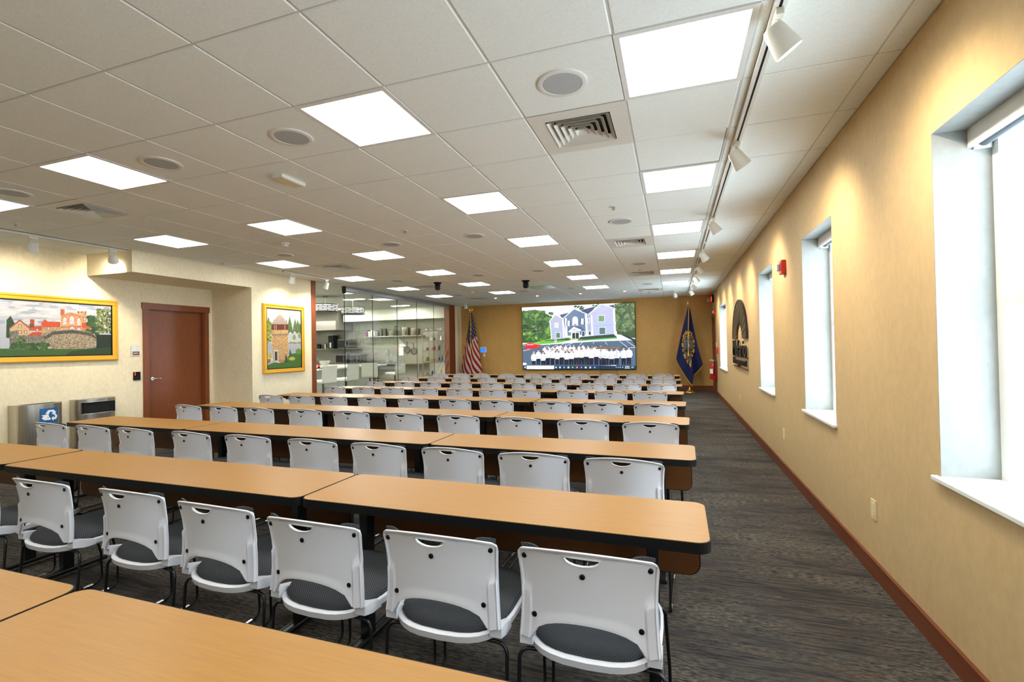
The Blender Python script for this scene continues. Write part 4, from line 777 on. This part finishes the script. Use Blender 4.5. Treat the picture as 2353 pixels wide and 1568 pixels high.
P.rect(300, 985, 378, 1200, (228, 224, 218)); P.rect(316, 1020, 358, 1182, (60, 66, 62)); P.ell(236, 1100, 34, 50, (222, 206, 60), jit=20, cell=3); P.ell(220, 1180, 26, 26, (206, 90, 80), jit=30, cell=3); P.ell(430, 1190, 50, 34, (226, 140, 90), jit=50, cell=3); P.poly([(480, 1220), (515, 1060), (560, 1220)], (60, 96, 50), jit=20, cell=3); P.poly([(560, 1130), (590, 960), (630, 1130)], (70, 104, 60), jit=20, cell=3); P.ell(625, 1150, 60, 34, (214, 206, 80), jit=50, cell=3); P.ell(750, 1020, 55, 55, (110, 164, 70), jit=24, cell=3)
m_p2 = pic_mat('tower_canvas', P.image('tower_canvas'), .35, dim=.62)
picture('upright gilt-framed picture of a stone tower beside the glass wall', XL, 5.005, 6.005, .99, 2.262, m_p2)

# ------------------------------------------------ bins, signs and small fittings, left side
P = Pic(160, 160, (20, 96, 160))
for q in (((.22, .36), (.34, .14), (.66, .14), (.76, .28), (.84, .22), (.76, .50), (.50, .42), (.60, .37), (.54, .27), (.43, .27), (.36, .44)),
          ((.80, .44), (.94, .62), (.82, .82), (.64, .82), (.64, .92), (.50, .75), (.64, .56), (.64, .67), (.72, .67), (.76, .60), (.68, .50)),
          ((.06, .46), (.34, .42), (.42, .68), (.33, .62), (.29, .67), (.46, .67), (.46, .82), (.20, .82), (.08, .66), (.16, .53))): P.poly(q, (244, 246, 248))
m_rec = pic_mat('recycling_label', P.image('recycling_label'), .4)
def bin_(y0, y1, lb, slot):
    t = thing('waste_bin', lb, 'bin'); n = 20; yc, ry, rx, hh = (y0+y1)/2, (y1-y0)/2, .24, .775
    def pt(a, z, k_=1): return Vector((XL2+.004+rx*k_*max(0, math.sin(a))**.62, yc-ry*k_*abs(math.cos(a))**.85*(1 if math.cos(a) > 0 else -1), z))
    mb = MB(); b = mb.bm
    zs = [0.0, hh] if not slot else [0, .575, .735, hh]
    for i in range(n):
        a0, a1 = PI*i/n, PI*(i+1)/n
        for z0, z1 in zip(zs, zs[1:]):
            if slot and z0 == .575 and 4 <= i < 18: continue
            b.faces.new([b.verts.new(p) for p in (pt(a0, z0), pt(a1, z0), pt(a1, z1), pt(a0, z1))])
    bmesh.ops.remove_doubles(b, verts=b.verts, dist=1e-5); obj('shell', mb, m_steel, t, smooth=60)
    obj('inner_liner', MB().prism([tuple(pt(PI*i/n, 0, .93)[:2]) for i in range(n+1)], .02, hh-.02), m_dark if slot else m_steeld, t)
    mb = MB(); P0 = [tuple(pt(PI*i/n, 0)[:2]) for i in range(n+1)]; P1 = [tuple(pt(PI*i/n, 0, .78)[:2]) for i in range(n+1)]
    for i in range(n): mb.bm.faces.new([mb.bm.verts.new((*p, hh)) for p in (P0[i], P0[i+1], P1[i+1], P1[i])])
    obj('top_rim', mb, m_steel, t); obj('lid' if slot else 'top_opening', MB().prism([tuple(pt(PI*i/n, 0, .79)[:2]) for i in range(n+1)], hh-.012, hh-.004), m_steel if slot else m_dark, t)
    if slot: obj('slot_trim', MB().tube([pt(PI*i/n, .575, 1.01) for i in range(4, 19)]+[pt(PI*i/n, .735, 1.01) for i in range(18, 3, -1)], .006, 6, True), m_steel, t, smooth=60)
    else:
        mb = MB(); uv = mb.bm.loops.layers.uv.verify(); A0, A1 = PI*.45, PI*.68
        for i in range(8):
            a0, a1 = A0+(A1-A0)*i/8, A0+(A1-A0)*(i+1)/8; f = mb.bm.faces.new([mb.bm.verts.new(p) for p in (pt(a0, .53, 1.012), pt(a1, .53, 1.012), pt(a1, .715, 1.012), pt(a0, .715, 1.012))])
            for l, q in zip(f.loops, ((i/8, 0), ((i+1)/8, 0), ((i+1)/8, 1), (i/8, 1))): l[uv].uv = q
        link('recycling_label', mb.mesh('recycling_label', m_rec, fix=False), t, label='blue label with white recycling arrows')
bin_(2.0, 2.5, 'half-round steel bin with the blue recycling label', False); bin_(2.64, 3.14, 'half-round steel bin with a wide dark slot under the castle picture', True)
t = thing('room_sign', 'small silver and bronze room sign left of the cherry door', 'sign'); obj('plate', MB().box(XL2+.001, XL2+.008, 3.425, 3.555, 1.355, 1.515, .002), m_steel, t); obj('insert', MB().box(XL2+.007, XL2+.011, 3.45, 3.545, 1.37, 1.43), m_cherry, t); obj('raised_lettering', MB().box(XL2+.011, XL2+.013, 3.462, 3.474, 1.395, 1.41).box(XL2+.011, XL2+.013, 3.478, 3.49, 1.395, 1.41).box(XL2+.011, XL2+.013, 3.494, 3.506, 1.395, 1.41).box(XL2+.011, XL2+.013, 3.512, 3.522, 1.395, 1.41), m_bone, t)
t = thing('card_reader', 'black card reader beside the cherry door', 'card reader'); obj('housing', MB().box(XL2+.001, XL2+.022, 3.455, 3.555, .985, 1.115, .006), m_black, t); obj('status_light', MB().box(XL2+.021, XL2+.024, 3.468, 3.476, 1.06, 1.11), m_rede, t)
def outlet(name, x, y, z, lb, side):
    t = thing(name, lb, 'wall plate'); 
    if side == 'r': obj('plate', MB().box(x-.006, x, y-.036, y+.036, z-.058, z+.058, .002), m_bone, t); [obj('socket', MB().box(x-.0085, x-.005, y-.017, y+.017, z+dz-.017, z+dz+.017, .003), m_bone, t) for dz in (-.022, .022)]
    else: obj('plate', MB().box(x-.036, x+.036, y-.006, y, z-.058, z+.058, .002), m_white, t); obj('rocker', MB().box(x-.014, x+.014, y-.0085, y-.005, z-.03, z+.03), m_white, t)
outlet('wall_outlet', XR, 1.755, .40, 'ivory wall outlet low on the window wall, nearest the camera', 'r'); outlet('wall_outlet', XR, 4.15, .415, 'ivory wall outlet low on the window wall, below the third window', 'r'); outlet('wall_outlet', XR, 7.6, .42, 'tiny ivory wall outlet low on the window wall, below the dark sign', 'r')
outlet('light_switch', -5.88, YB, 1.13, 'white switch plate below the blue wall tablet', 'b')
t = thing('wall_tablet', 'small wall tablet with lit blue screen beside the striped flag', 'tablet'); obj('bezel', MB().box(-6.03, -5.79, YB-.02, YB, 1.215, 1.405, .004), m_white, t); obj('screen', MB().box(-6.01, -5.825, YB-.023, YB-.019, 1.24, 1.38), M('lit_blue_screen', rgb(30, 110, 230), .3, emit=(.03, .22, .9, 1), es=.9), t)
t = thing('thermostat', 'white thermostat just right of the striped flag', 'thermostat'); obj('housing', MB().box(-6.17, -6.07, YB-.02, YB, 1.23, 1.38, .004), m_white, t); obj('window', MB().box(-6.15, -6.11, YB-.023, YB-.019, 1.31, 1.35), m_black, t)

# ------------------------------------------------ lectern
t = thing('lectern', 'clear acrylic lectern with a wood top before the screen', 'lectern', (-1.56, 12.3, 0))
for s in (-1, 1): obj('side_panel', MB().prism([(s*.24, .0), (s*.24, .30), (s*.225, .30), (s*.225, 0)] if s > 0 else [(-.24, 0), (-.225, 0), (-.225, .30), (-.24, .30)], .03, 1.27), m_acr, t)
obj('front_panel', MB().box(-.24, .24, .30, .312, .03, 1.25), m_acr, t); obj('shelf', MB().box(-.225, .225, .02, .29, .78, .79), m_acr, t); obj('crossbar', MB().tube([(-.23, 0, .80), (.23, 0, .80)], .008), m_chrome, t)
obj('top', MB().prism([(-.10, 1.285), (.36, 1.325), (.36, 1.345), (-.10, 1.305)], -.34, .34, 'x'), wood('lectern_wood', rgb(150, 104, 70), .15, .4), t); obj('base', MB().box(-.28, .28, -.03, .36, 0, .03, .004), m_acr, t)

# ------------------------------------------------ flags
def flag(loc, lb, top, ybot, ww, mat, pole_top, eagle, seed, bottoms, fr):
    t = thing('flag', lb, 'flag', loc)
    obj('pole', MB().cyl((0, 0, .05), .013, pole_top-.05, 12), m_brass if eagle else wood('pole_wood', rgb(150, 100, 50), .1, .3), t)
    obj('base', MB().lathe([(.145, 0), (.14, .015), (.08, .045), (.035, .09), (.022, .13), (.02, .16)], 28), m_brass, t, smooth=40)
    if eagle:
        e = obj('eagle_finial', MB().sphere((0, 0, pole_top+.03), .022, 10).sphere((0, 0, pole_top+.085), .026, 10, (1, .8, 1.5)).sphere((0, -.015, pole_top+.135), .015, 8), m_brass, t, smooth=60)
        for s in (-1, 1): obj('wing', MB().prism([(s*.012, pole_top+.05), (s*.05, pole_top+.035), (s*.075, pole_top+.09), (s*.055, pole_top+.15), (s*.035, pole_top+.09)], -.008, .008, 'y'), m_brass, e)
    else: obj('spear_finial', MB().lathe([(.012, pole_top), (.022, pole_top+.02), (.014, pole_top+.04), (.02, pole_top+.07), (.012, pole_top+.12), (.001, pole_top+.16)], 14), m_chrome, t, smooth=40)
    # draped cloth: u across, v from the top down; hangs in folds around the pole
    def zb(u): # hem height
        for (u0, z0), (u1, z1) in zip(bottoms, bottoms[1:]):
            if u0 <= u <= u1: return z0+(z1-z0)*(u-u0)/(u1-u0)
        return bottoms[-1][1]
    def fn(u, v, dy=0):
        z = top-(top-zb(u))*v; k = (top-z)/(top-ybot); w = ww[0]*(1-k)+ww[1]*k
        if k > .8: w *= 1
        x = (u-.5)*2*w+(.02*math.sin(k*5+seed)); th = u*2*PI*2.2+seed
        y = -.02-.11*math.sin(u*PI)*(.25+.75*k)+.035*k*math.sin(th+k*1.2)+dy
        if fr: x += (.5-abs(u-.5))*.0
        return Vector((x, y, z))
    c = MB().grid(lambda u, v: fn(u, 1-v), 46, 60); bmesh.ops.solidify(c.bm, geom=c.bm.faces[:], thickness=.003); cl_ = link('cloth', c.mesh('cloth', mat, 60, fix=False), t)
    f = MB().grid(lambda u, v: fn(u, 1, -.004)+Vector((0, 0, .01-.045*v)), 46, 2); bmesh.ops.solidify(f.bm, geom=f.bm.faces[:], thickness=.006); obj('fringe', f, m_gold, cl_, smooth=60)
    cd = [fn(.52, .0)+Vector((0, -.03, 0))]+[fn(.5, q, -.03) for q in (.1, .2, .3, .4, .5, .58)]; obj('cord', MB().tube(cd, .009, 6), m_gold, t, smooth=60); obj('tassel', MB().lathe([(.012, .0), (.026, -.12), (.003, -.125)], 10, c=cd[-1]), m_gold, cl_)
    return t
UP = lambda u, v: (u, v)
P = Pic(300, 700, (178, 26, 44))
for i in range(-8, 20):
    y = i*.15
    for x0, x1, d in ((0, .52, .30), (.52, 1, .62)):
        q = .30 if x0 == 0 else .42
        P.poly([(x0, y+.0), (x1, y+q), (x1, y+q+.075), (x0, y+.075)], (232, 222, 210))
P.poly([(0, 0), (1, 0), (1, .40), (.52, .42), (.52, .46), (.35, .50), (0, .40)], (44, 42, 78))
for i in range(12):
    for j in range(4):
        x, y = .12+j*.24+(i % 2)*.1, .04+i*.036
        if y < .44: P.ell(x, y, .030, .0095, (238, 236, 240))
m_us = pic_mat('striped_flag_cloth', P.image('striped_flag_cloth'), .7)
flag((-6.18, 13.08, 0), 'striped red and white flag with starry blue field and eagle finial', 2.56, .45, (.035, .42), m_us, 2.58, True, .4, [(0, .56), (.35, .40), (.6, .36), (.85, .52), (1, .58)], False)
P = Pic(420, 760, (18, 30, 92)); gold = (250, 204, 60)
cx, cy, R = .50, .545, .245; asp = .62
def E2(x, y, r, col, a=asp): P.ell(x, y, r, r*a, col)
for i in range(18):
    a = i*2*PI/18; E2(cx+R*1.32*math.cos(a), cy+R*1.32*asp*math.sin(a), .034 if i % 2 else .05, gold); E2(cx+R*1.32*math.cos(a)+.012, cy+R*1.32*asp*math.sin(a), .016, (18, 30, 92))
E2(cx, cy, R*1.06, gold); E2(cx, cy, R*1.0, (22, 26, 70)); E2(cx, cy, R*.68, gold); E2(cx, cy, R*.64, (60, 110, 150)); P.rect(cx-.12, cy+.03, cx+.12, cy+.08, (44, 70, 46)); P.poly([(cx-.1, cy+.03), (cx+.11, cy+.02), (cx+.07, cy-.02), (cx+.0, cy-.03), (cx-.05, cy)], (120, 70, 40)); P.rect(cx-.005, cy-.09, cx+.005, cy, (150, 96, 56)); P.poly([(cx+.005, cy-.085), (cx+.07, cy-.06), (cx+.005, cy-.01)], (226, 226, 222))
LET = 'SEAL OF THE STATE OF NEW HAMPSHIRE * 1776 * '
F5 = {'S': '01110100001110000010001011100'[:0]}
for i in range(34):   # ring lettering reads as small upright strokes at this size
    a = i*2*PI/34
    if i % 9 == 4: continue
    x, y = cx+R*.84*math.cos(a), cy+R*.84*asp*math.sin(a); P.line(x-.016*math.cos(a), y-.016*asp*math.sin(a), x+.016*math.cos(a), y+.016*asp*math.sin(a), .012, (214, 206, 180))
m_nh = pic_mat('blue_flag_cloth', P.image('blue_flag_cloth'), .6)
flag((.655, 12.9, 0), 'deep blue flag with gold round seal and yellow fringe by the window wall', 2.42, .30, (.03, .47), m_nh, 2.48, False, 2.1, [(0, .95), (.3, .55), (.55, .20), (.62, .50), (1, .78)], True)

# ------------------------------------------------ window wall: sign, alarms, exit sign, extinguisher
bz = M('bronze_sign_metal', rgb(92, 78, 48), .4, .5); bk = M('black_sign_metal', rgb(26, 24, 26), .4, .3); rd = M('dark_red_sign_metal', rgb(96, 26, 20), .4)
t = thing('wall_sign', 'large bronze arch emblem with dark raised lettering between the windows', 'sign'); YC, ZB = 7.42, 1.47
def YZ(p): return [(YC-x, ZB+z) for x, z in p]
N_ = 13
for i in range(N_):
    a0, a1 = PI*i/N_+.006, PI*(i+1)/N_-.006; q = lambda r, a, k_=1: (r*math.cos(a), .66*r/.9*math.sin(a)*1.0)
    obj('arch_segment', MB().prism(YZ([q(.36, a0), q(.87, a0), q(.87, (a0+a1)/2), q(.87, a1), q(.36, a1)]), XR-.03, XR-.008, 'x'), bz, t)
mb = MB()
for i in range(N_+1): a = PI*i/N_; mb.prism(YZ([q(.36, a-.012), q(.90, a-.01), q(.90, a+.01), q(.36, a+.012)]), XR-.035, XR-.004, 'x')
for i in range(26): a0, a1 = PI*i/26, PI*(i+1)/26; mb.prism(YZ([q(.87, a0), q(.91, a0), q(.91, a1), q(.87, a1)]), XR-.035, XR-.004, 'x')
obj('arch_outline', mb, bk, t)
def text(s, size, y, z, mat, parent, name, sx=1, width=None, axis='x', X=XR-.03, depth=.011):
    cu = bpy.data.curves.new('t', 'FONT'); cu.body = s; cu.size = size; cu.extrude = depth; cu.offset = .004*size; cu.align_x = 'CENTER'; o = bpy.data.objects.new('t', cu); COL.objects.link(o)
    bpy.context.view_layer.update(); me = bpy.data.meshes.new_from_object(o.evaluated_get(bpy.context.evaluated_depsgraph_get())); bpy.data.objects.remove(o); me.name = name
    xs = [v.co.x for v in me.vertices]; w = max(xs)-min(xs); k_ = (width/w) if width else sx
    for v in me.vertices:
        x, yy, zz = v.co
        v.co = (X-zz, y-x*k_, z+yy)
    me.materials.append(mat); return link(name, me, parent)
text('Mefario', .40, YC, 1.165, bk, t, 'lettering', width=1.72); text('Management', .17, YC, .985+.13, bk, t, 'lettering', width=1.70).location.z = -.095
obj('rule', MB().box(XR-.03, XR-.01, YC-.88, YC+.88, 1.145, 1.16), rd, t); obj('rule', MB().box(XR-.03, XR-.01, YC-.88, YC+.88, .965, .98), rd, t)
def alarm(y, z, lb):
    t = thing('fire_alarm', lb, 'alarm'); obj('body', MB().box(XR-.045, XR, y-.06, y+.06, z-.07, z+.07, .006), m_red, t); obj('strobe', MB().box(XR-.075, XR-.045, y-.0, y+.045, z-.035, z+.035, .008), M('clear_strobe', rgb(220, 220, 216), .1), t); obj('horn_grille', MB().box(XR-.048, XR-.044, y-.05, y-.012, z-.04, z+.04), M('red_grille', rgb(130, 26, 18), .5), t)
alarm(3.93, 2.165, 'red fire alarm strobe high on the window wall'); alarm(12.36, 2.24, 'small red fire alarm above the far door')
t = thing('exit_sign', 'red lit exit sign over the far right door', 'sign'); obj('housing', MB().box(XR-.05, XR, 12.78, 13.1, 2.55, 2.76, .004), m_black, t); obj('face', MB().box(XR-.055, XR-.05, 12.79, 13.09, 2.56, 2.72), M('exit_face', rgb(200, 30, 26), .4, emit=(1, .04, .03, 1), es=.5), t); text('EXIT', .15, 12.94, 2.585, m_rede, t, 'lettering', width=.24, X=XR-.056, depth=.002)
obj('corner_sensor', MB().box(1.20, 1.27, YB-.05, YB, 2.60, 2.70, .01), m_white, label='white motion sensor in the top right corner of the screen wall', category='sensor')
obj('pull_station', MB().box(XR-.03, XR, 11.72, 11.82, 1.12, 1.27, .004).box(XR-.045, XR-.03, 11.735, 11.805, 1.17, 1.2), m_red, label='small red pull station beside the far door', category='alarm')
obj('door_switch', MB().box(XR-.012, XR, 12.2, 12.28, 1.3, 1.42, .003), m_white, label='white switch plate beside the far right door', category='switch')
t = thing('fire_extinguisher', 'red fire extinguisher with white label hanging by the far door', 'extinguisher', (XR-.10, 12.2, .42)); obj('cylinder', MB().lathe([(.02, 0), (.08, .01), (.085, .03), (.085, .36), (.07, .42), (.03, .46), (.022, .48)], 24), m_redd, t, smooth=40)
obj('paper_label', MB().lathe([(.0865, .16), (.0865, .29)], 12, a0=PI*.85, a1=PI*1.45), m_white, t, smooth=60); obj('valve', MB().box(-.025, .025, -.015, .015, .47, .51).box(-.09, .02, -.01, .01, .51, .53), m_steel, t); obj('hose', MB().tube([(0, -.02, .49), (.02, -.09, .47), (.01, -.10, .3), (0, -.1, .12)], .01), m_black, t, smooth=60); obj('bracket', MB().box(.06, .10, -.03, .03, .05, .5), m_steeld, t)
